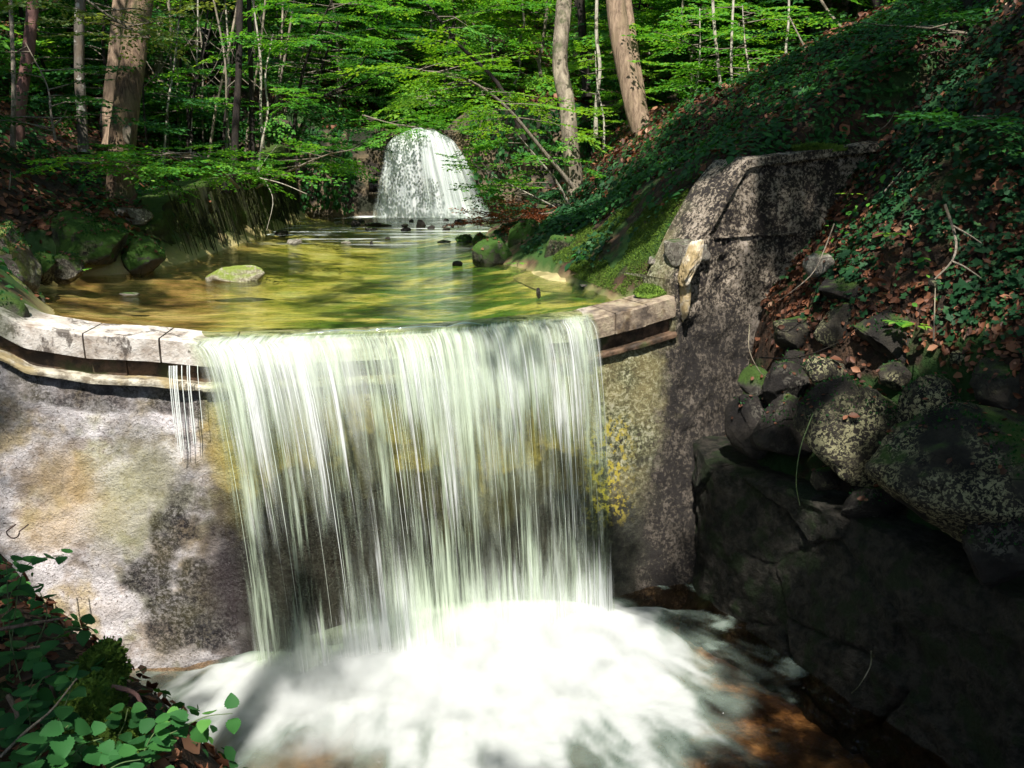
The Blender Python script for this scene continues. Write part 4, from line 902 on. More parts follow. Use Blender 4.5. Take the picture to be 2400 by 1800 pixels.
T18 = trunk('sapling', 'pale stem with a bend at the sunlit ridge edge', px_line([(1852, 165, 13.8), (1842, 120, 13.8), (1848, 50, 13.9), (1850, -40, 14)]), .022, .018, 'bark_white', ext=3, seed=18)
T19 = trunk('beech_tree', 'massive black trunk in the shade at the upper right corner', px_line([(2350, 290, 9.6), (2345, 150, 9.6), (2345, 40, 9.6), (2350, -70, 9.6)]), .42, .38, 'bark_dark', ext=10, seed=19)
T20 = trunk('beech_tree', 'dark leaning trunk at the top of the ridge', px_line([(2085, 75, 14), (2060, 20, 14), (2040, -50, 14)]), .08, .07, 'bark_dark', ext=6, seed=20)
T21 = trunk('beech_tree', 'faint grey-brown trunk on the lit slope behind the ridge', px_line([(1945, 105, 19), (1935, 30, 19), (1935, -60, 19)]), .20, .19, 'bark_tan', ext=8, seed=21)
# saplings that lean over the water: foliage layered in level sprays
def lean(label, pts, r0, nb, blen, mat, seed, bark='bark_grey', **kw):
    t, P, r = trunk('sapling', label, px_line(pts), r0, r0*.35, bark, seed=seed, flare=1.1, sides=8, n=20)
    foliage(t, P, nb, blen, mat, seed, **kw); return t
lean('sapling leaning from the bent trunk over the far pool, bright yellow-green leaves', [(1345, 440, 13.4), (1270, 350, 13.2), (1180, 245, 12.9), (1080, 180, 12.6), (970, 165, 12.3)], .035, 24, (.5, 1.15), 'beech_yellow', 31, s=(.4, 1.), lf=.075, bark='bark_grey')
lean('thin white-stemmed sapling spreading low right of the far waterfall', [(1340, 490, 13.9), (1300, 420, 13.7), (1250, 360, 13.5), (1200, 300, 13.2)], .026, 10, (.4, .95), 'beech', 32, s=(.2, 1.), lf=.075, bark='bark_white')
lean('dark arching sapling crossing in front of the far wood', [(1230, 330, 15), (1170, 200, 15), (1080, 110, 15.2), (1040, 60, 15.3), (1000, 10, 15.5), (940, -40, 15.7)], .04, 12, (.6, 1.2), 'beech', 33, s=(.4, 1.), lf=.08, bark='bark_dark')
lean('drooping sapling hanging over the head of the far waterfall', [(1010, 215, 17), (1000, 225, 16.8), (1010, 250, 16.6)], .02, 9, (.4, 1.1), 'beech', 34, s=(0, 1.), lf=.075)
lean('sapling on top of the far dam whose leaves cross the crest of the fall', [(850, 270, 20.6), (920, 290, 20.3), (990, 300, 20.1), (1070, 310, 20.)], .02, 16, (.25, .6), 'beech', 134, s=(.1, 1.), lf=.075)
lean('slender sapling whose bright twigs hang over the right of the far fall', [(1330, 500, 14.2), (1240, 455, 13.8), (1160, 415, 13.5), (1110, 385, 13.2)], .018, 7, (.3, .7), 'beech', 35, s=(.2, 1.), lf=.07, bark='bark_white')
lean('sapling on the left wall reaching towards the far fall with bright leaves', [(600, 440, 15), (680, 400, 14.8), (760, 365, 14.6), (830, 350, 14.4)], .022, 12, (.3, .8), 'beech', 36, s=(.25, 1.), lf=.075)
lean('leafy sapling over the left boulders in front of the big trunk', [(560, 440, 12.), (500, 385, 11.6), (430, 360, 11.2), (360, 365, 10.8)], .022, 18, (.4, .95), 'beech', 37, s=(.1, 1.), lf=.07)
lean('low leafy sapling reaching left from the foot of the big trunk', [(330, 420, 11), (270, 375, 10.7), (210, 385, 10.4)], .016, 10, (.4, .9), 'beech', 38, s=(.1, 1.), lf=.065)
lean('pale-leaved branchy sapling hanging across the big ridged trunk', [(40, -120, 10), (150, -40, 10), (260, 40, 10.1), (350, 90, 10.2)], .022, 15, (.35, .8), 'beech_pale', 39, s=(.15, 1.), lf=.07)
lean('sapling with bright leaf tiers between the two right-hand trunks', [(1415, 350, 15.6), (1415, 280, 15.6), (1400, 200, 15.7), (1395, 120, 15.8)], .022, 14, (.4, 1.), 'beech_yellow', 40, s=(.05, 1.), lf=.075, bark='bark_white')
lean('leafy sapling right of the double trunk, sunlit in tiers', [(1620, 290, 14.4), (1630, 220, 14.4), (1640, 130, 14.5), (1640, 20, 14.6)], .025, 26, (.5, 1.15), 'beech', 41, s=(.1, 1.), lf=.08, bark='bark_white')
lean('sapling on the ridge spreading its leaves over the sunlit edge', [(1760, 220, 13.2), (1755, 160, 13.3), (1745, 90, 13.5), (1740, 10, 13.6)], .022, 20, (.5, 1.2), 'beech', 42, s=(.2, 1.), lf=.08, bark='bark_white')
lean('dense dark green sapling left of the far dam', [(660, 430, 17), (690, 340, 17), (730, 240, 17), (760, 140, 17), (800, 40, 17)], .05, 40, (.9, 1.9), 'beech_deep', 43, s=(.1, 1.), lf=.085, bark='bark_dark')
lean('dense green sapling standing over the far dam', [(880, 250, 22.5), (890, 180, 22.5), (900, 110, 22.6), (900, 10, 22.6)], .05, 34, (.9, 2.1), 'beech', 44, s=(.05, 1.), lf=.085, bark='bark_dark')
lean('tall thin sapling with dark branches above the left wall', [(700, 420, 15.8), (690, 300, 15.8), (710, 170, 15.6), (750, 60, 15.4), (800, -40, 15.2)], .04, 26, (.8, 1.7), 'beech', 45, s=(.3, 1.), lf=.08, bark='bark_dark')
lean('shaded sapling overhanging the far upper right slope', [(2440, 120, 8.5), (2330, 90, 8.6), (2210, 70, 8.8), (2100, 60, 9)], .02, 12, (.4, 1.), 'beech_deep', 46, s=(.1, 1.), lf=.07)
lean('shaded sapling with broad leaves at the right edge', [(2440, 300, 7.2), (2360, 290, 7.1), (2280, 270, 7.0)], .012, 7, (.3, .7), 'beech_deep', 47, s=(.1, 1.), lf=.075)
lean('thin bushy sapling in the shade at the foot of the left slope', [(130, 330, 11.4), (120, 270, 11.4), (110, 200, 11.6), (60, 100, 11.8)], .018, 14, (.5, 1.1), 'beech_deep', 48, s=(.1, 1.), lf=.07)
for i in range(16):
    px = 350+i*19+(i*37) % 23; tt = 14.5+((i*53) % 40)/10; ln_ = ((i*29) % 17-7)*9; mt = ['bark_dark', 'bark_pale', 'bark_grey', 'bark_white'][(i*7) % 4]
    k_, P, r = trunk('sapling', ['first', 'second', 'third', 'fourth', 'fifth', 'sixth', 'seventh', 'eighth', 'ninth', 'tenth', 'eleventh', 'twelfth', 'thirteenth', 'fourteenth', 'fifteenth', 'sixteenth'][i]+' from the left of the leafless crooked thicket stems, '+{'bark_dark': 'black', 'bark_pale': 'pale tan', 'bark_grey': 'grey', 'bark_white': 'whitish'}[mt], px_line([(px, 400-i*4, tt), (px+ln_*.2, 260, tt), (px+ln_*.45+8, 130, tt), (px+ln_, -60, tt+.1)]), .018+.004*(i % 5), .012+.003*(i % 4), mt, seed=60+i, group='leafless stems of the left thicket', sides=7, flare=1.1)
    branches(k_, [(np.array([P[12], P[12]+[.35*(-1)**i, .05, .35], P[12]+[.6*(-1)**i, .1, .95]]), .01, .004), (np.array([P[17], P[17]+[-.3*(-1)**i, .05, .25], P[17]+[-.55*(-1)**i, .1, .8]]), .008, .003)])
lean('thicket sapling on the lit slope between the big trunk and the near-black trunk', [(450, 330, 16), (440, 250, 16), (470, 150, 16), (500, 40, 16.2)], .03, 12, (.5, 1.), 'beech', 49, s=(.3, 1.), lf=.075, bark='bark_dark')
# copper-leaved dead branch by the riffle
t, P, r = trunk('dead_branch', 'fallen branch with withered copper leaves beside the riffle', px_line([(1300, 500, 13.6), (1240, 505, 13.8), (1180, 520, 14), (1110, 528, 14.1)]), .02, .008, 'stick', cat='branch', flare=1, sides=6)
foliage(t, P, 20, (.2, .55), 'dry_leaf', 51, s=(.1, 1.), lf=.055, sc=(.4, .7), lift=.2)

# --- the wood behind: five patterns of sapling, copied one by one
def wood_tree(seed, h, nb, bl, mat, bark, r0, lo=.05, lf=.11):
    rg = np.random.default_rng(seed); P = np.stack([np.cumsum(rg.normal(0, .10, 12)), np.cumsum(rg.normal(0, .10, 12)), np.linspace(-.3, h, 12)], 1)
    t = thing('beech_sapling', 'x', 'tree', (0, 0, 0), 'slender beech saplings of the wood behind the far dam')
    put('trunk', Geo().add(*tube(smooth_line(P, 20), np.linspace(r0, r0*.4, 20), 7, lump=.1, seed=seed)), M[bark], t, True)
    foliage(t, P, nb, bl, mat, seed+1, s=(lo, 1.), lf=lf, sc=(.7, 1.2), step=.42, wid=.01); t['label'] = 'slender beech sapling in the sunlit wood behind the far dam'
    return t
def wood_trunk(seed, h, r0, bark, name='beech_tree'):
    rg = np.random.default_rng(seed); P = np.stack([np.cumsum(rg.normal(0, .16, 10)), np.cumsum(rg.normal(0, .12, 10)), np.linspace(-.4, h, 10)], 1)
    t = thing(name, 'bare straight trunk among the wood behind the far dam', 'tree', (0, 0, 0), 'bare trunks of the wood behind'); put('trunk', Geo().add(*tube(smooth_line(P, 18), np.linspace(r0, r0*.6, 18), 9, lump=.12, seed=seed)), M[bark], t, True); return t
WT = [wood_tree(401, 6.5, 44, (.9, 2.2), 'beech', 'bark_dark', .06), wood_tree(402, 5.2, 36, (.8, 1.9), 'beech_yellow', 'bark_white', .035), wood_tree(403, 7.5, 46, (1., 2.4), 'beech', 'bark_grey', .07, .15),
      wood_tree(404, 4.0, 30, (.8, 1.7), 'beech_deep', 'bark_dark', .04), wood_tree(405, 6.0, 40, (.9, 2.1), 'beech_deep', 'bark_dark', .06)]
WB = [wood_trunk(411, 13, .09, 'bark_dark'), wood_trunk(412, 12, .07, 'bark_pale'), wood_trunk(413, 13, .15, 'bark_oak'), wood_trunk(414, 9, .035, 'bark_white'), wood_trunk(415, 10, .05, 'bark_grey')]
SEEN = {}
def wood_label(what, x, y):
    px = 1200+FPX*x/y
    zone = next(z for lim, z in [(260, 'beyond the reddish leaning trunk'), (520, 'beyond the big ridged trunk'), (740, 'beyond the near-black trunk'), (940, 'to the left above the far fall'), (1150, 'straight above the far fall'), (1300, 'left of the bent pale trunk'), (1450, 'between the bent and the double trunk'), (1600, 'right of the double trunk'), (1800, 'beyond the two white ridge stems'), (9e9, 'beyond the upper end of the ridge')] if px < lim)
    deep = 'first row' if y < 22 else 'second row' if y < 27 else 'third row' if y < 32 else 'fourth row' if y < 38 else 'fifth row' if y < 44 else 'last row'
    return what+' in the '+deep+', '+zone
rg = np.random.default_rng(77); cnt = [0]*5
spots = []
def place_wood(x0, x1, y0, y1, n, kinds, dmin):
    k_ = 0; tries = 0
    while k_ < n and tries < n*40:
        tries += 1; y = rg.uniform(y0, y1); x = rg.uniform(x0, x1)*(y/25 if y0 > 20 else 1)
        if any((x-a)**2+(y-b)**2 < dmin**2 for a, b in spots): continue
        if y < 21.5 and xl(y)-.6 < x < xr(y)+.6: continue
        spots.append((x, y)); k = int(rg.choice(kinds)); o = WT[k] if cnt[k] == 0 else copy_tree(WT[k], (0, 0, 0)); cnt[k] += 1
        o.location = (x, y, float(zup(x, y))-.05); o.rotation_euler = (0, 0, rg.uniform(0, 6.28)); s_ = rg.uniform(.8, 1.25); o.scale = (s_, s_, s_); o['label'] = wood_label(['broad dark-stemmed sapling', 'yellow-green white-stemmed sapling', 'tall grey-stemmed sapling', 'short dark green sapling', 'deep green dark-stemmed sapling'][k], x, y); k_ += 1
place_wood(-8, 9, 22.5, 27, 20, [0, 1, 2, 0, 1, 4], 1.3)
place_wood(-11, 12, 27, 36, 30, [0, 2, 1, 4, 3], 1.6)
place_wood(-13, 13, 36, 50, 26, [0, 2, 4, 4], 2.2)
place_wood(-11, -5.8, 16, 21.5, 7, [3, 1, 0, 4], 1.3)
place_wood(2.6, 9, 16.5, 22, 11, [0, 1, 3, 2], 1.1)
bc = [0]*5
for i in range(60):
    y = rg.uniform(17, 44); x = rg.uniform(-11, 12)*y/25
    if y < 21.5 and -6 < x < 3: continue
    if y < 21.5: x += 2*np.sign(x)
    k = i % 5; o = WB[k] if bc[k] == 0 else copy_tree(WB[k], (0, 0, 0)); bc[k] += 1
    o.location = (x, y, float(zup(x, y))); o.rotation_euler = (0, 0, rg.uniform(0, 6.28)); o['label'] = wood_label(['bare black trunk', 'bare pale trunk', 'thick bare ridged trunk', 'thin bare white stem', 'bare grey stem'][k], x, y)

# ------------------------------------------------------------------ ground cover, ivy, leaf litter
def scatter(name, fn, x0, x1, y0, y1, n, mat, tpl, size, mask=None, up=.02, tilt=.35, lay=False, seed=0, label=None, extra_y=None, hang=0.):
    rg = np.random.default_rng(seed); X = rg.uniform(x0, x1, n); Y = rg.uniform(y0, y1, n)
    if fn is zup: ok = Y > Yw(X)+.12
    else: ok = Y < Yw(X)-.0
    if mask is not None: ok &= rg.uniform(0, 1, n) < mask(X, Y)
    X, Y = X[ok], Y[ok]; n = len(X); Z = fn(X, Y); N = nrm(fn, X, Y)
    P = np.stack([X, Y, Z], 1)+N*rg.uniform(.2, 1, n)[:, None]*up
    ax = rg.normal(0, 1, (n, 3)); ax -= (ax*N).sum(1)[:, None]*N; ax = unit(ax)
    if not lay: N = unit(N*.45+np.array([0, -.18, .75])+rg.normal(0, tilt, (n, 3))); ax[:, 2] -= .2
    else: N = unit(N+rg.normal(0, tilt, (n, 3))); ax += rg.normal(0, tilt*.6, (n, 3))
    g = Geo(); leaves(g, tpl, P, ax, N, size*rg.lognormal(0, .33, n), np.clip(rg.beta(2, 2.2, n), 0, 1))
    o = put(name, g, M[mat]); tag(o, label, kind='stuff'); return o
dist_b = lambda X, Y: X-Bx(Y)
nmask = lambda s, a, b, seed: (lambda X, Y: sstep(a, b, fbm2(X, Y, s, 4, seed)))
# right bank, near
scatter('leaf_litter', zdn, 1.8, 9, 2.5, 9.3, 60000, 'litter', CURL, .055, lambda X, Y: sstep(.55, .8, dist_b(X, Y))*(.30+.7*sstep(-.15, .2, fbm2(X, Y, 1.1, 4, 90))), .03, .5, True, 1, 'brown and red dead leaves lying on the right bank')
scatter('ivy', zdn, 1.8, 9, 2.5, 9.3, 70000, 'ivy', IVY, .048, lambda X, Y: sstep(.7, 1.1, dist_b(X, Y))*(.10+.8*sstep(-.12, .25, fbm2(X, Y, 1.3, 5, 91))), .10, .35, False, 2, 'dark ivy carpet on the right bank')
# near left bank
scatter('leaf_litter', zdn, -5, -.2, 1.2, 5.2, 9000, 'litter', CURL, .055, lambda X, Y: (zdn(X, Y) > -1.2)*.8, .03, .5, True, 3, 'dead leaves under the nettles at the lower left')
scatter('ground_ivy', zdn, -5, -.2, 1.2, 5.2, 5000, 'nettle', LEAF4, .045, lambda X, Y: (zdn(X, Y) > -1.3)*.6, .09, .5, False, 4, 'small green leaves growing between the nettles')
# upstream slopes
ub = lambda X, Y: np.maximum(xl(Y)-X, X-xr(Y))
scatter('sprouts', zdn, 1.8, 9, 2.5, 9.3, 5000, 'beech', LEAF4, .05, lambda X, Y: sstep(.8, 1.2, dist_b(X, Y))*sstep(.0, .4, fbm2(X, Y, 1.6, 4, 191)), .16, .4, False, 22, 'lighter green sprouts among the ivy')
scatter('leaf_litter', zup, -12, -3.9, 6.6, 26, 50000, 'litter', CURL, .085, lambda X, Y: sstep(.3, .7, ub(X, Y))*(.2+.8*sstep(-.1, .2, fbm2(X, Y, .8, 4, 92))), .03, .5, True, 5, 'red dead leaves on the left slope')
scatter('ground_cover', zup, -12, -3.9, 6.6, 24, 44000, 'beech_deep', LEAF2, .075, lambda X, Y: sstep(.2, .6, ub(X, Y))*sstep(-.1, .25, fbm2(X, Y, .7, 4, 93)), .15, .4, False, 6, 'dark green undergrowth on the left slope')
scatter('ivy', zup, .2, 9, 8.3, 17, 90000, 'beech_deep', LEAF4, .05, lambda X, Y: sstep(.5, 1.2, X-xr(Y))*(.15+.85*sstep(-.3, .1, fbm2(X, Y, .8, 4, 94)))*(1-.85*sstep(11.8, 12.8, Y+.5*fbm2(X, Y, .7, 3, 9)))*sstep(0, .25, Y-Yw(X)-(X < 2.1)*.5), .14, .35, False, 7, 'low green plants covering the slope behind the wing wall')
scatter('leaf_litter', zup, .2, 14, 8.3, 30, 70000, 'litter', CURL, .08, lambda X, Y: sstep(.7, 1.3, X-xr(Y))*(.15+.85*sstep(-.1, .2, fbm2(X, Y, .8, 4, 95)))*sstep(.2, .5, Y-Yw(X)), .03, .5, True, 8, 'dead leaves on the slope and sunlit ridge behind the wing wall')
scatter('undergrowth', zup, -14, 16, 21.5, 44, 60000, 'beech', LEAF2, .13, lambda X, Y: sstep(-.2, .2, fbm2(X, Y, .5, 4, 96)), .5, .4, False, 9, 'green undergrowth of the far wood')
scatter('leaf_litter', zup, -14, 16, 21.3, 44, 40000, 'litter', CURL, .14, lambda X, Y: sstep(-.1, .2, fbm2(X, Y, .5, 4, 97)), .03, .5, True, 10, 'dead leaves on the floor of the far wood')
scatter('bank_ivy', zup, -.6, 2.4, 9.2, 19, 30000, 'ivy', LEAF4, .06, lambda X, Y: sstep(.1, .35, X-xr(Y))*sstep(2.2, 1.2, X-xr(Y))*sstep(-.25, .15, fbm2(X, Y, 1.4, 4, 98))*sstep(9.2, 10.4, Y), .10, .5, False, 11, 'dark trailing plants on the right bank of the pool')

# ivy hanging on the far dam
rg = np.random.default_rng(55); n = 5200; X = np.concatenate([rg.uniform(-8, -3.6, n//2), rg.uniform(-.9, 3.5, n//2)]); Z = rg.uniform(.1, 2.8, len(X))
m = (fbm2(X, Z, 1.6, 4, 7) > -.12-.25*(Z > 1.6)) & (Z < np.interp(X, [-8.5, -5.5, -4.2, -3.3, -2.7, -1.35, -1., 1.2, 4.5], [3.4, 2.2, 1.9, 1.9, 1.9, 2.1, 2.35, 2.35, 3])+.1); X, Z = X[m], Z[m]
g = Geo(); P = np.stack([X, 20.72-.06*(2-Z)+rg.uniform(-.22, .0, len(X)), Z], 1); leaves(g, LEAF4, P, rg.normal(0, .6, P.shape)+[0, 0, -1], rg.normal(0, .4, P.shape)+[0, -1, .4], .10*rg.lognormal(0, .3, len(X)), rg.beta(2, 2, len(X)))
tag(put('dam_ivy', g, M['beech_deep']), 'dark ivy hanging over the far dam on both sides of the fall', kind='stuff')

# dead leaves and moss tufts resting on the boulders
rg = np.random.default_rng(66); g = Geo(); gm = Geo()
for V, nm, gr in ROCKS:
    if nm != 'boulder': continue
    c = V.mean(0); sz = np.ptp(V, axis=0); top = V[(V[:, 2] > c[2]+.15*sz[2])]; n = int(14*sz[0]*sz[1]*12) if 'left' in (gr or '') else int(60*sz[0]*sz[1])
    q = top[rg.integers(0, len(top), max(n, 3))]; nn = unit((q-c)/sz+[0, 0, .25]); leaves(g, CURL, q+nn*.01, np.cross(nn, rg.normal(0, 1, q.shape)), nn+rg.normal(0, .3, q.shape), .042*rg.lognormal(0, .3, len(q)), rg.beta(2, 2.6, len(q)))
    n = int(2600*sz[0]*sz[2]*(1. if 'pool' in (gr or '') else .35)); q = top[rg.integers(0, len(top), n)]; ok = fbm(q*3.5, 3, 5) > .02; q = q[ok]; nn = unit((q-c)/sz+[0, 0, .2])
    leaves(gm, LEAF2, q, nn+rg.normal(0, .7, q.shape), rg.normal(0, 1, q.shape), rg.uniform(.012, .03, len(q)), rg.uniform(0, .6, len(q)))
tag(put('leaf_litter', g, M['litter']), 'dead leaves caught on top of the boulders', kind='stuff')
tag(put('moss_tufts', gm, M['beech_deep']), 'small dark moss tufts on the boulders', kind='stuff')
# ------------------------------------------------------------------ moss, ferns, sticks
def moss_pad(label, c, r, seed, n=2600):
    rg = np.random.default_rng(seed); V, F = blob((0, 0, 0), r, seed, 4, .3, 1.5); g = Geo().add(V, F)
    idx = rg.integers(0, len(V), n); N = unit(V/np.asarray(r)**2); m = N[idx, 2] > -.1; idx = idx[m]
    leaves(g, LEAF2, V[idx]+rg.normal(0, .004, (len(idx), 3)), N[idx]+rg.normal(0, .5, (len(idx), 3)), rg.normal(0, 1, (len(idx), 3)), rg.uniform(.010, .022, len(idx)), .5)
    o = put('moss', g, M['moss']); o.location = tuple(c); return tag(o, label, kind='stuff')
def thin(line, r, n=14): return smooth_line(line, n), np.linspace(r, r*.5, n)
def stick(label, pts, r, mat='stick', forks=()):
    P = px_line(pts); t = P[0]; q, rr = thin(P, r); g = Geo().add(*tube(q, rr, 6, lump=.15))
    for f in forks: q, rr = thin(px_line(f), r*.7, 8); g.add(*tube(q, rr, 5, lump=.1))
    return tag(put('stick', g, M[mat], smooth=True, loc=t), label, 'stick')
stick('long knobbly dead branch forking down the ivy of the right bank', [(2215, 480, 6.75), (2240, 560, 6.6), (2232, 610, 6.5), (2190, 655, 6.4)], .013, 'bark_grey', [[(2235, 530, 6.6), (2270, 550, 6.5), (2300, 570, 6.5)], [(2230, 612, 6.45), (2260, 625, 6.4), (2300, 652, 6.35)]])
stick('thin pale vine looping from the slope to the red leaves by the wing wall', [(1955, 525, 7.5), (1930, 590, 7.3), (1905, 640, 7.25), (1860, 680, 7.3), (1825, 705, 7.5)], .006, 'bark_grey')
stick('straight yellowish stick leaning against the leafy slope beside the wing wall', [(2072, 450, 7.75), (2105, 410, 7.8), (2140, 365, 7.85)], .007, 'bark_grey')
stick('upright pale twig above the dark ledge at the right', [(2188, 800, 6.3), (2190, 740, 6.35), (2192, 675, 6.4)], .007, 'bark_pale')
stick('thin branch lying across the upper row of boulders', [(1780, 838, 7.0), (1870, 838, 6.9), (1960, 805, 6.8), (2010, 770, 6.8)], .006, 'bark_dark')
stick('thin creeper hanging down the face of the largest boulder', [(1905, 970, 6.2), (1876, 1050, 6.2), (1866, 1130, 6.2), (1875, 1185, 6.25)], .004, 'stem')
stick('bent white root looping over the damp corner by the wing wall', [(1757, 760, 7.3), (1756, 820, 7.25), (1780, 870, 7.2), (1800, 885, 7.25)], .005, 'bark_pale')
stick('curved pale twig standing in the basin at the foot of the right wall', [(2042, 1525, 6.0), (2040, 1560, 5.95), (2015, 1605, 5.9), (1995, 1625, 5.9)], .005, 'bark_pale')
stick('fallen pale stick behind the left boulders on the leaf slope', [(130, 292, 11.4), (148, 275, 11.3), (156, 258, 11.2)], .016, 'bark_white')
stick('thin twig stuck in the leaf litter at the left edge', [(22, 445, 10.4), (24, 420, 10.4), (24, 400, 10.4)], .010, 'bark_grey')
stick('white broken twigs hanging over the left wall towards the pool', [(600, 415, 14.2), (660, 430, 14.1), (720, 455, 14.0)], .012, 'bark_white', [[(620, 420, 14.1), (640, 470, 14), (625, 540, 13.9)], [(600, 420, 14.2), (618, 380, 14.2), (650, 340, 14.3)]])
stick('dark branch hanging from the left wood over the far dam', [(600, 250, 16), (700, 235, 15.8), (800, 215, 15.6), (900, 170, 15.5)], .03, 'bark_dark', [[(760, 225, 15.7), (820, 190, 15.6), (860, 130, 15.5)]])
stick('grey bare twig on the slope above the wing wall', [(2012, 305, 9.2), (2030, 275, 9.2), (2050, 247, 9.2)], .006, 'bark_grey')
stick('forked thin twig on the ivy slope, left of the pale leaf heap', [(2040, 315, 8.9), (2080, 290, 8.8), (2110, 235, 8.9)], .006, 'bark_grey')
stick('bent bare twig lying at the top of the ivy slope', [(2090, 205, 9.4), (2140, 220, 9.4), (2190, 235, 9.3)], .006, 'bark_grey')
moss_pad('bright moss cushion on the crest at the end of the wing wall', wall_pt(np.array(1.42), np.array(.14), np.array(-.25)), (.16, .16, .06), 61)
moss_pad('green moss cushion lying on the top edge of the wing wall', wall_pt(np.array(2.95), np.array(1.46), np.array(-.04)), (.24, .10, .05), 62)
# moss sheet on the sloping channel lining inside the wing
rg = np.random.default_rng(6); n = 170000; X = rg.uniform(.5, 2.3, n); Y = rg.uniform(7.9, 11.4, n); ok = (Y > Yw(X)+.02) & (X > xr(Y)+.06) & (X < xr(Y)+.95+.3*fbm2(X, Y, 2, 3, 4)) & (fbm2(X, Y, 2.6, 4, 99) > -.22+.4*sstep(9.4, 11.4, Y))
X, Y = X[ok], Y[ok]; N = nrm(zup, X, Y); P = np.stack([X, Y, zup(X, Y)], 1)+N*rg.uniform(0, .018, len(X))[:, None]; g = Geo()
leaves(g, LEAF2, P, N+rg.normal(0, .6, P.shape), rg.normal(0, 1, P.shape), rg.uniform(.008, .019, len(X)), .5); tag(put('moss_carpet', g, M['moss']), 'bright green moss carpet on the sloping bank inside the wing wall', kind='stuff')
tag(rock('stone', 'flat whitish stone set in the moss slope', (1.42, 8.62, .40), (.15, .12, .05), 301, 'rock_pale', 3), cat='stone')
tag(rock('stone', 'small pale stone at the waterline below the moss slope', at_z(1375, 668, .03), (.09, .07, .03), 302, 'rock_pale', 3), cat='stone')
# ferns
def fern(label, c, n, L, seed, mat='fern'):
    rg = np.random.default_rng(seed); t = thing('fern', label, 'fern', c)
    for i in range(n):
        a = 2*np.pi*i/n+rg.normal(0, .2); l = L*rg.uniform(.7, 1.1); q = np.linspace(0, 1, 18); P = np.asarray(c)+np.stack([math.cos(a)*l*q, math.sin(a)*l*q, l*(.75*q-.75*q*q)*1.2], 1)
        g = Geo().add(*tube(P, np.linspace(.004, .001, 18), 4)); d = unit(np.gradient(P, axis=0)); s_ = unit(np.cross(d, [0, 0, 1])); w = l*.28*np.sin(np.pi*np.clip(q*.9+.1, 0, 1))**.8
        for sg in (-1, 1): leaves(g, LEAF2, P[1:], s_[1:]*sg+d[1:]*.35, np.tile([0, 0, 1.], (17, 1)), w[1:]*1.2, rg.uniform(0, 1, 17))
        put('frond', g, M[mat], t)
    return t
fern('small bright fern on the mossy hump at the end of the sandbar', at(1385, 610, 10.2), 9, .26, 71)
fern('little fern in the shade above the moss slope', at(1470, 590, 9.9), 7, .2, 72)
moss_pad('rounded green moss hump under the small fern', at(1372, 632, 10.1), (.20, .2, .12), 63)
moss_pad('second green moss hump towards the moss slope', at(1420, 645, 9.7), (.22, .2, .10), 64)
moss_pad('mossy lump at the tip of the near left bank', at(225, 1590, 3.1), (.10, .12, .10), 65)
moss_pad('pale feathery moss tuft under the nettles', at(225, 1690, 2.9), (.10, .12, .12), 66)
moss_pad('pale feathery moss at the edge of the near left bank', at(290, 1740, 2.75), (.09, .10, .07), 67)
# seedlings on the right bank
def seedling(label, c, n, lf, seed, mat='beech', h=.12):
    rg = np.random.default_rng(seed); t = thing('seedling', label, 'plant', c); c = np.asarray(c); top = c+np.array([0, -.02, h]); put('stem', Geo().add(*tube(np.stack([c, top]), .003, 4)), M['stem'], t)
    g = None
    for i in range(n):
        a = 2*np.pi*i/n+rg.normal(0, .3); g = Geo(); d = np.array([math.cos(a), math.sin(a), -.1]); leaves(g, LEAF4, (top+d*rg.uniform(.01, .07))[None], d[None], np.array([[0, 0, 1.]]), lf*rg.uniform(.8, 1.2), rg.uniform(.4, 1)); put('leaf', g, M[mat], t)
seedling('bright leafy seedling in front of the pale lichened stone', at(2100, 800, 6.9), 9, .085, 81, 'beech', .16)
seedling('bright seedling whose leaves catch the sun at the right', at(2140, 790, 6.7), 8, .095, 82, 'beech_yellow', .10)
seedling('bright green seedling alone on the dark slope', at(2085, 575, 7.2), 7, .10, 83, 'beech', .10)
seedling('small ivy seedling by the right edge of the wing wall', at(1985, 465, 7.9), 5, .06, 84, 'beech_yellow', .05)
seedling('small sprout on the sandbar edge beside the domed boulder', at(1213, 625, 11.0), 6, .09, 85, 'beech', .05)
seedling('pair of small leaves sprouting from the left waterline', at(200, 640, 9.5), 4, .05, 86, 'beech', .05)

# nettles and dead-nettles in the near left corner; every leaf is its own part
def nettle_leaf_mesh(name, L=1., serr=7):
    V = [[0, 0, 0]]; mid = []; n = serr*2+1
    q = np.linspace(0, 1, n); w = .44*np.sin(np.pi*q**.62)**.85; w[-1] = 0
    for i in range(n): V.append([0, q[i], .05*math.sin(q[i]*3)-.10*q[i]**2])
    for sg in (-1, 1):
        for i in range(n):
            tooth = .05 if i % 2 else -.01; V.append([sg*(w[i]+(tooth if 0 < i < n-1 else 0)), q[i]+(-.02 if i % 2 else .02), .07+.05*math.sin(q[i]*3)-.10*q[i]**2])
    F = []
    for i in range(n-1):
        F.append([1+i, 1+n+i, 2+n+i, 2+i]); F.append([1+i, 2+i, 2+2*n+i, 1+2*n+i])
    return V, F
LV, LF = nettle_leaf_mesh('leaf'); LM = []
for j in range(5): 
    me = mk_mesh('leaf', np.array(LV), [np.array(LF)], True, {'rnd': np.full(len(LV), [.15, .35, .5, .7, .97][j])}); me.materials.append(M['nettle']); LM.append(me)
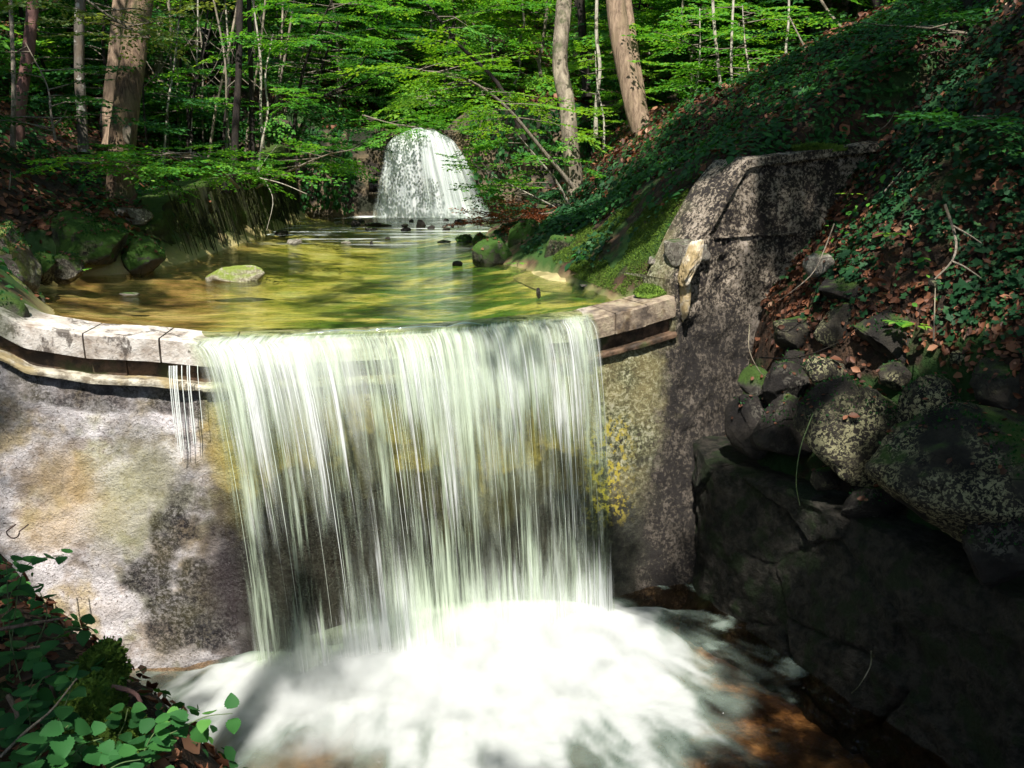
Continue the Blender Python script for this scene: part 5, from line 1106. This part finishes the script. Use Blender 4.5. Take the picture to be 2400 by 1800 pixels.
def nettle(label, pts, seed, lf=.07, sub=3, group=None, bright=False, r=.003, pairs=None):
    rg = np.random.default_rng(seed); P = smooth_line(pts, 14); t = thing('nettle_plant', label, 'plant', P[0], group or 'nettles in the near left corner'); base = P[0]
    put('stem', Geo().add(*tube(P, np.linspace(r, r*.5, 14), 5)), M['stem'], t, True); d = unit(np.gradient(P, axis=0))
    n = pairs or 5
    for k_ in range(n):
        f = .25+.75*k_/(n-1); i = min(int(f*13), 13); a0 = rg.uniform(0, 3)+k_*1.57; s_ = lf*(1.15-.45*f)*rg.uniform(.85, 1.15)
        u = unit(np.cross(d[i], [0, 0, 1.]) if abs(d[i][2]) < .95 else np.array([1., 0, 0])); v = np.cross(d[i], u)
        for sg in (0, np.pi):
            ax = math.cos(a0+sg)*u+math.sin(a0+sg)*v; ax = unit(ax*np.array([1, 1, .4])+np.array([0, 0, rg.uniform(-.35, .1)])); up_ = np.array([rg.normal(0, .25), rg.normal(-.15, .2), 1.])
            x = unit(np.cross(ax, up_)); z = np.cross(x, ax); o = bpy.data.objects.new('leaf', LM[int(rg.integers(2, 5) if bright else rg.integers(0, 4))]); COL.objects.link(o); o.parent = t
            from mathutils import Matrix
            mt = Matrix(((x[0], ax[0], z[0]), (x[1], ax[1], z[1]), (x[2], ax[2], z[2]))).to_4x4(); o.matrix_local = Matrix.Translation(Vector(P[i]-base+ax*.012)) @ mt @ Matrix.Scale(s_, 4)
    return t
NP = [
 ('tall nettle at the left edge against the pale weir face', [(20, 1620, 3.3), (30, 1480, 3.3), (60, 1330, 3.3), (150, 1300, 3.3)], .075),
 ('yellow-flowering dead-nettle at the left edge', [(60, 1640, 3.2), (25, 1500, 3.2), (18, 1400, 3.2), (15, 1310, 3.2)], .07),
 ('nettle just above the mossy lump, leaning right', [(60, 1640, 3.1), (100, 1540, 3.1), (150, 1480, 3.1), (200, 1470, 3.1)], .07),
 ('nettle with small leaves beside the dark broken twig', [(30, 1600, 3.2), (80, 1520, 3.2), (110, 1440, 3.2), (90, 1380, 3.2)], .065),
 ('nettle with broad leaves in front of the mossy lump', [(90, 1780, 2.7), (130, 1700, 2.7), (165, 1620, 2.7), (170, 1560, 2.7)], .065),
 ('dark low nettle at the lower left corner', [(10, 1820, 2.6), (40, 1760, 2.6), (70, 1700, 2.6), (60, 1640, 2.6)], .08),
 ('dark nettle along the bottom edge, second from the corner', [(120, 1860, 2.45), (150, 1800, 2.45), (190, 1750, 2.45), (240, 1730, 2.45)], .07),
 ('nettle with drooping leaves at the bottom centre of the patch', [(210, 1880, 2.4), (240, 1820, 2.4), (280, 1790, 2.4), (330, 1780, 2.4)], .065),
 ('nettle at the outer edge of the patch by the pale bent stick', [(300, 1860, 2.5), (330, 1780, 2.5), (360, 1720, 2.5), (400, 1690, 2.5)], .065),
 ('nettle behind the tall one, only its top leaves showing', [(0, 1560, 3.5), (10, 1450, 3.5), (30, 1380, 3.5), (40, 1340, 3.5)], .06),
 ('mid-height nettle between the moss tuft and the left edge', [(20, 1730, 2.9), (60, 1660, 2.9), (90, 1600, 2.9), (130, 1570, 2.9)], .075),
 ('nettle with wide dark leaves near the bottom left', [(60, 1850, 2.4), (80, 1790, 2.4), (120, 1740, 2.4), (160, 1700, 2.4)], .08),
 ('shaded nettle under the leaning one', [(100, 1700, 3.), (140, 1640, 3.), (180, 1600, 3.), (230, 1560, 3.)], .06),
 ('small nettle in front of the dead leaves at the bank edge', [(250, 1800, 2.7), (270, 1740, 2.7), (290, 1700, 2.7), (300, 1660, 2.7)], .055)]
for i, (lab, pts, lf) in enumerate(NP): nettle(lab, px_line(pts), 500+i, lf, pairs=6)
nettle('shoot with bright sunlit leaves reaching out over the white water', px_line([(330, 1790, 2.55), (360, 1740, 2.55), (420, 1710, 2.55), (480, 1680, 2.55), (545, 1672, 2.55)]), 530, .065, bright=True, r=.0022, pairs=5)
nettle('slender bright shoot just below the reaching one', px_line([(340, 1800, 2.6), (380, 1750, 2.6), (410, 1700, 2.6), (430, 1660, 2.6)]), 531, .055, bright=True, r=.002, pairs=4)
nettle('little pale sprig at the foot of the weir face', px_line([(240, 1640, 3.1), (262, 1610, 3.1), (280, 1592, 3.1), (298, 1588, 3.1)]), 532, .035, bright=True, r=.0015, pairs=3)
stick('pale bent stick arching down over the edge of the near left bank', [(185, 1620, 2.95), (250, 1610, 2.9), (300, 1618, 2.88), (328, 1640, 2.86), (328, 1700, 2.86), (318, 1770, 2.86)], .010, 'bark_pink')
stick('dark broken twig poking out against the weir face, upper of two', [(0, 1475, 3.2), (80, 1460, 3.2), (158, 1447, 3.2)], .008, 'stick')
stick('dark thin twig poking out against the weir face, lower of two', [(60, 1520, 3.1), (130, 1510, 3.1), (200, 1505, 3.1)], .005, 'stick')
stick('long grey stem crossing the bottom left corner', [(0, 1775, 2.4), (60, 1715, 2.45), (120, 1665, 2.5), (180, 1590, 2.6)], .005, 'bark_grey')
stick('short brown twig hanging under the mossy lump', [(100, 1560, 3.), (118, 1600, 3.), (132, 1640, 3.)], .010, 'stick')
stick('knobbly dead twig in the middle of the nettles', [(20, 1630, 2.8), (40, 1680, 2.75), (30, 1740, 2.7)], .009, 'stick')

# ------------------------------------------------------------------ canopy: unseen leaf crowns added overhead, gaps shaped to steer the sunlight
# light pools (place on the ground, radius in m, how open 0..1) as the photograph shows them
LIT = []
def lit(px, py, t, r, a=1.): LIT.append((at(px, py, t), r, a))
lit(150, 1080, 6.4, .65, .95); lit(380, 1030, 6.6, .55, 1); lit(250, 1250, 6.4, .45, .7); lit(400, 1300, 6.5, .25, .8); lit(250, 1450, 6.3, .3, .8); lit(100, 1450, 6.2, .4, .8); lit(500, 1520, 6.5, .2, .9)
lit(300, 800, 6.9, .6, 1); lit(450, 810, 6.9, .5, 1); lit(120, 760, 6.7, .35, .8)
for px in (560, 700, 850, 1000, 1150, 1300): lit(px, 900, 7.1, .6, .35)
for px, py, t_, r_ in [(520, 880, 6.85, .3), (600, 850, 6.9, .28), (690, 950, 6.9, .26), (870, 870, 7.0, .26), (960, 860, 7.1, .2), (1060, 900, 7.1, .28), (1200, 880, 7.3, .25), (1330, 800, 7.6, .22), (1280, 960, 7.3, .3), (900, 1080, 6.9, .22), (800, 1220, 6.8, .2), (1080, 1210, 7.0, .2), (1000, 1350, 6.8, .3), (640, 1250, 6.7, .22), (1220, 1120, 7.1, .16)]: lit(px, py, t_, r_*.55, 1.)
for px, py, r in [(600, 1600, .5), (950, 1600, .9), (1200, 1550, .8), (800, 1750, .7), (1050, 1780, .8), (600, 1680, .5), (1400, 1650, .7), (1300, 1760, .5)]: lit(px, py, 6.7, r, .9)
lit(1700, 1490, 6.9, .2, .9); lit(1600, 1500, 7.0, .15, .8); lit(1880, 1600, 6.3, .16, .9); lit(1960, 1750, 5.9, .22, .9)
lit(1440, 1030, 7.9, .25, 1); lit(1400, 900, 7.9, .2, .8); lit(1560, 800, 8.2, .3, .8); lit(1420, 1180, 7.9, .25, .7); lit(1650, 600, 8.2, .32, 1); lit(1720, 590, 8.4, .4, .75); lit(1560, 1000, 8.0, .35, .45)
lit(1520, 650, 8.5, .7, 1); lit(1600, 620, 8.4, .4, 1); lit(1430, 680, 8.6, .4, 1); lit(1440, 710, 8.1, .3, .8)
for px, py, r, a in [(550, 650, .6, 1), (250, 700, .7, .8), (450, 720, .7, .8), (700, 620, .7, .5), (900, 600, .7, .5), (1050, 610, .5, .5), (900, 700, .7, .6), (1150, 700, .6, .8), (700, 740, .5, .7), (1290, 640, .45, 1), (1180, 680, .4, .9), (620, 690, .35, 1), (350, 690, .3, 1), (950, 650, .22, 1), (1000, 710, .2, 1), (200, 720, .5, 1), (900, 560, 1.6, .5), (1060, 585, .7, .6), (500, 560, .5, .4), (1130, 600, .4, .8)]:
    LIT.append((at_z(px, py, 0), r, a))
lit(30, 600, 9., .4, .7); lit(590, 510, 13.5, .2, .7)
lit(960, 400, 20.2, 1.6, 1.); lit(960, 480, 20., 1.2, .95); lit(780, 450, 20.3, .8, .8); lit(1120, 450, 20.3, .3, .5)
lit(290, 350, 12, .5, .7); lit(310, 150, 12, 1., .5); lit(265, 250, 13.1, .5, .8); lit(60, 100, 12.4, .5, .5); lit(150, 330, 12.5, .5, .5); lit(450, 370, 11.2, .8, .7); lit(430, 120, 18, 1.6, .9); lit(520, 220, 17, 1.2, .8); lit(300, 80, 10.2, .9, .5); lit(260, 430, 11.4, .3, .6); lit(60, 480, 10.8, .4, .5)
lit(1320, 130, 14.5, 1., .7); lit(1480, 150, 14.2, .9, .8); lit(1345, 350, 14.5, .5, .7)
for px, py, t, r, a in [(1100, 230, 12.8, 1.6, .9), (1000, 200, 12.5, 1.0, .9), (1200, 300, 13, 1.0, .7), (1250, 400, 13.4, .8, .6), (1450, 250, 14.3, 1.1, .8), (1620, 180, 13.7, 1.6, .75), (1580, 80, 13.7, 1.2, .7), (1780, 200, 13.4, .9, .8), (1900, 150, 13.4, .9, .9), (1650, 290, 12.6, .7, .8), (2050, 90, 13.6, .8, .8), (1550, 330, 11.8, .8, .6), (780, 360, 14.5, .8, .8), (700, 250, 16, 1.6, .6), (850, 120, 17, 2., .7), (620, 150, 15.5, 1.3, .6), (1150, 100, 16, 1.6, .7), (470, 180, 16.5, 1.6, .8), (900, 250, 18, 1.5, .6), (1750, 320, 10.5, .8, .35)]: lit(px, py, t, r, a)
lit(2000, 490, 7.8, .22, .95); lit(2270, 420, 7., .25, .6); lit(1850, 690, 7.6, .22, 1); lit(2120, 800, 6.8, .2, .9); lit(2120, 790, 6.8, .15, 1); lit(2360, 620, 6.5, .2, .9); lit(2200, 250, 9.2, .25, .9); lit(2250, 560, 6.8, .15, .8); lit(2000, 950, 6.6, .12, .9); lit(1900, 780, 7.2, .1, .9); lit(2180, 930, 6.4, .2, .4); lit(1980, 1000, 6.7, .3, .2); lit(2180, 330, 8.5, .3, .4); lit(2320, 680, 6.6, .35, .4); lit(2050, 780, 7, .3, .3)
lit(480, 1690, 2.55, .12, 1); lit(240, 1600, 3.1, .15, .4); lit(90, 1450, 3.3, .2, .4)
for y in (24, 28, 33, 39, 46):
    for x in np.linspace(-9, 10, 7)*y/25: LIT.append((np.array([x+(y % 3), y, float(zup(x, y))+2.]), 2.6, .55))
rg = np.random.default_rng(21)
for a_, b_, c_ in [(1550, 255, 14), (1650, 235, 12.2), (1700, 210, 12.5), (1750, 188, 12.8), (1800, 160, 12.7), (1850, 140, 12.8), (1900, 118, 12.8), (1950, 90, 12.9), (2000, 65, 12.9), (2050, 38, 12.8)]: lit(a_, b_, c_, .65, 1)
for x_ in np.arange(2.5, 9.5, 1.1): LIT.append((np.array([x_, 17.5, float(zup(x_, 17.5))]), 1.6, .85)); LIT.append((np.array([x_, 21.5, float(zup(x_, 21.5))]), 1.6, .85))
lit(1480, 330, 13.2, .75, 1)
lit(1560, 290, 13.2, .75, 1)
lit(1640, 250, 13.2, .75, 1)
lit(1720, 215, 13.2, .75, 1)
lit(1800, 180, 13.2, .75, 1)
lit(1880, 140, 13.2, .75, 1)
lit(1960, 110, 13.2, .75, 1)
lit(2040, 70, 13.2, .75, 1)
lit(1000, 300, 20, 1.3, 1.); lit(1000, 420, 19.8, 1.5, 1.); lit(550, 1560, 6.6, .35, .9); lit(1000, 1700, 6.1, .8, .97); lit(1250, 1700, 6.3, .5, .9); lit(750, 1780, 6.0, .4, .9); lit(450, 1680, 6.2, .4, .8)
CN = 25000; H = rg.uniform(8.5, 15, CN); gxp = rg.uniform(-15, 17, CN); gyp = rg.uniform(-2, 34, CN)
# gxp, gyp: where the clump's shadow meets z = 0
cen = np.stack([gxp+SD[0]/SD[2]*H, gyp+SD[1]/SD[2]*H, H], 1)
caz = rg.uniform(0, 6.28, CN); cdir = unit(np.stack([np.cos(caz), np.sin(caz), rg.normal(0, .15, CN)], 1)); csc = rg.uniform(.8, 1.25, CN); org = cen; cen = org+cdir*(.38*csc)[:, None]
open_ = np.zeros(CN)
for P0, r, a in LIT:
    w = cen-P0; al = w@SD; dd = np.linalg.norm(w-al[:, None]*SD, axis=1); open_ = np.maximum(open_, a*(sstep(r+.50, r*.8+.30, dd)))
dap = fbm2(cen[:, 0], cen[:, 1], .55, 3, 31)
den = np.clip(.62-.5*sstep(.1, .45, dap), 0, 1)*np.where(gyp > 14, .26, 1.)*np.where((gxp > 1.9) & (gyp < 12), 1.45, 1.)*np.where((gxp < -5.3) & (gyp < 18), 1.7, 1.)*np.where(np.abs(gxp+2)<3.4, np.where(gyp>8,.75,1.), 1.)
keep = (rg.uniform(0, 1, CN) < den*(1-open_)) & (H > zup(cen[:, 0], np.maximum(cen[:, 1], 9))*0+7)
ground = np.where(cen[:, 1] > 7, zup(cen[:, 0], np.maximum(cen[:, 1], 7.5)), zdn(cen[:, 0], np.minimum(cen[:, 1], 8)))
keep &= cen[:, 2] > ground+3
cen = cen[keep]; org = org[keep]; cdir = cdir[keep]; csc = csc[keep]
# visible sight-line stays clear: nothing of the canopy inside the frame nearer than the wood
uu = (cen[:, 2]-CAMZ); dep = cen[:, 1]*cp-uu*sp; upv = cen[:, 1]*sp+uu*cp; inside = (dep > .5) & (upv/np.maximum(dep, .1) < .50); k__ = ~inside; cen = cen[k__]; org = org[k__]; cdir = cdir[k__]; csc = csc[k__]
CT = []
for lab in TREES:
    t, P, r = TREES[lab]
    if len(P) > 30 and P[-1][2] > 7: CT.append((t, P[-1][:2]))
def far_tree(label, x, y, r0, lean_=(0, 0)):  # beeches out of view, added to carry the shading crowns
    z0 = float(zup(x, y)) if y > Yw(x) else float(zdn(x, y)); P = np.array([[x, y, z0-.3], [x+.1, y, z0+4], [x+lean_[0]*.5, y+lean_[1]*.5, z0+8], [x+lean_[0], y+lean_[1], 14.]])
    t = thing('beech_tree', label, 'tree', (x, y, z0), 'unseen tall beeches added around and behind the camera'); put('trunk', Geo().add(*tube(smooth_line(P, 20), np.linspace(r0, r0*.5, 20), 12, lump=.1)), M['bark_pale'], t, True); CT.append((t, np.array([x+lean_[0], y+lean_[1]]))); return t
for x, y in [(6.5, 4.5), (7.5, 0.), (5.5, -3.5), (1.5, -5.5), (-3.5, -3.), (-6.5, -6), (-7.5, 1.), (-8, 5.), (9.5, 8), (10, -5), (-2, -9), (5, -9), (-10, -2), (12, 2)]:
    far_tree('unseen tall beech '+('well ' if abs(x)+abs(y) > 12 else '')+('behind' if y < 1 else 'beside')+' the photographer, '+('far right' if x > 8 else 'right' if x > 3 else 'straight behind' if abs(x) < 3 else 'left' if x > -7 else 'far left')+(' down the gorge' if y < -4 else ' near the basin' if y > 0 else ' on the slope'), x, y, .25, (-.12*x, .1*y))
own = np.argmin(np.stack([np.hypot(cen[:, 0]-c[0], cen[:, 1]-c[1]) for _, c in CT], 1), 1)
for i, (t, c) in enumerate(CT):
    m = own == i
    if m.sum() < 3: continue
    g = Geo(); place_sprays(g, org[m], cdir[m], csc[m], .165, LEAF2, rg, lib=SPR_L)
    put('crown', g, M['beech'], t)
print('canopy sprays', len(cen))
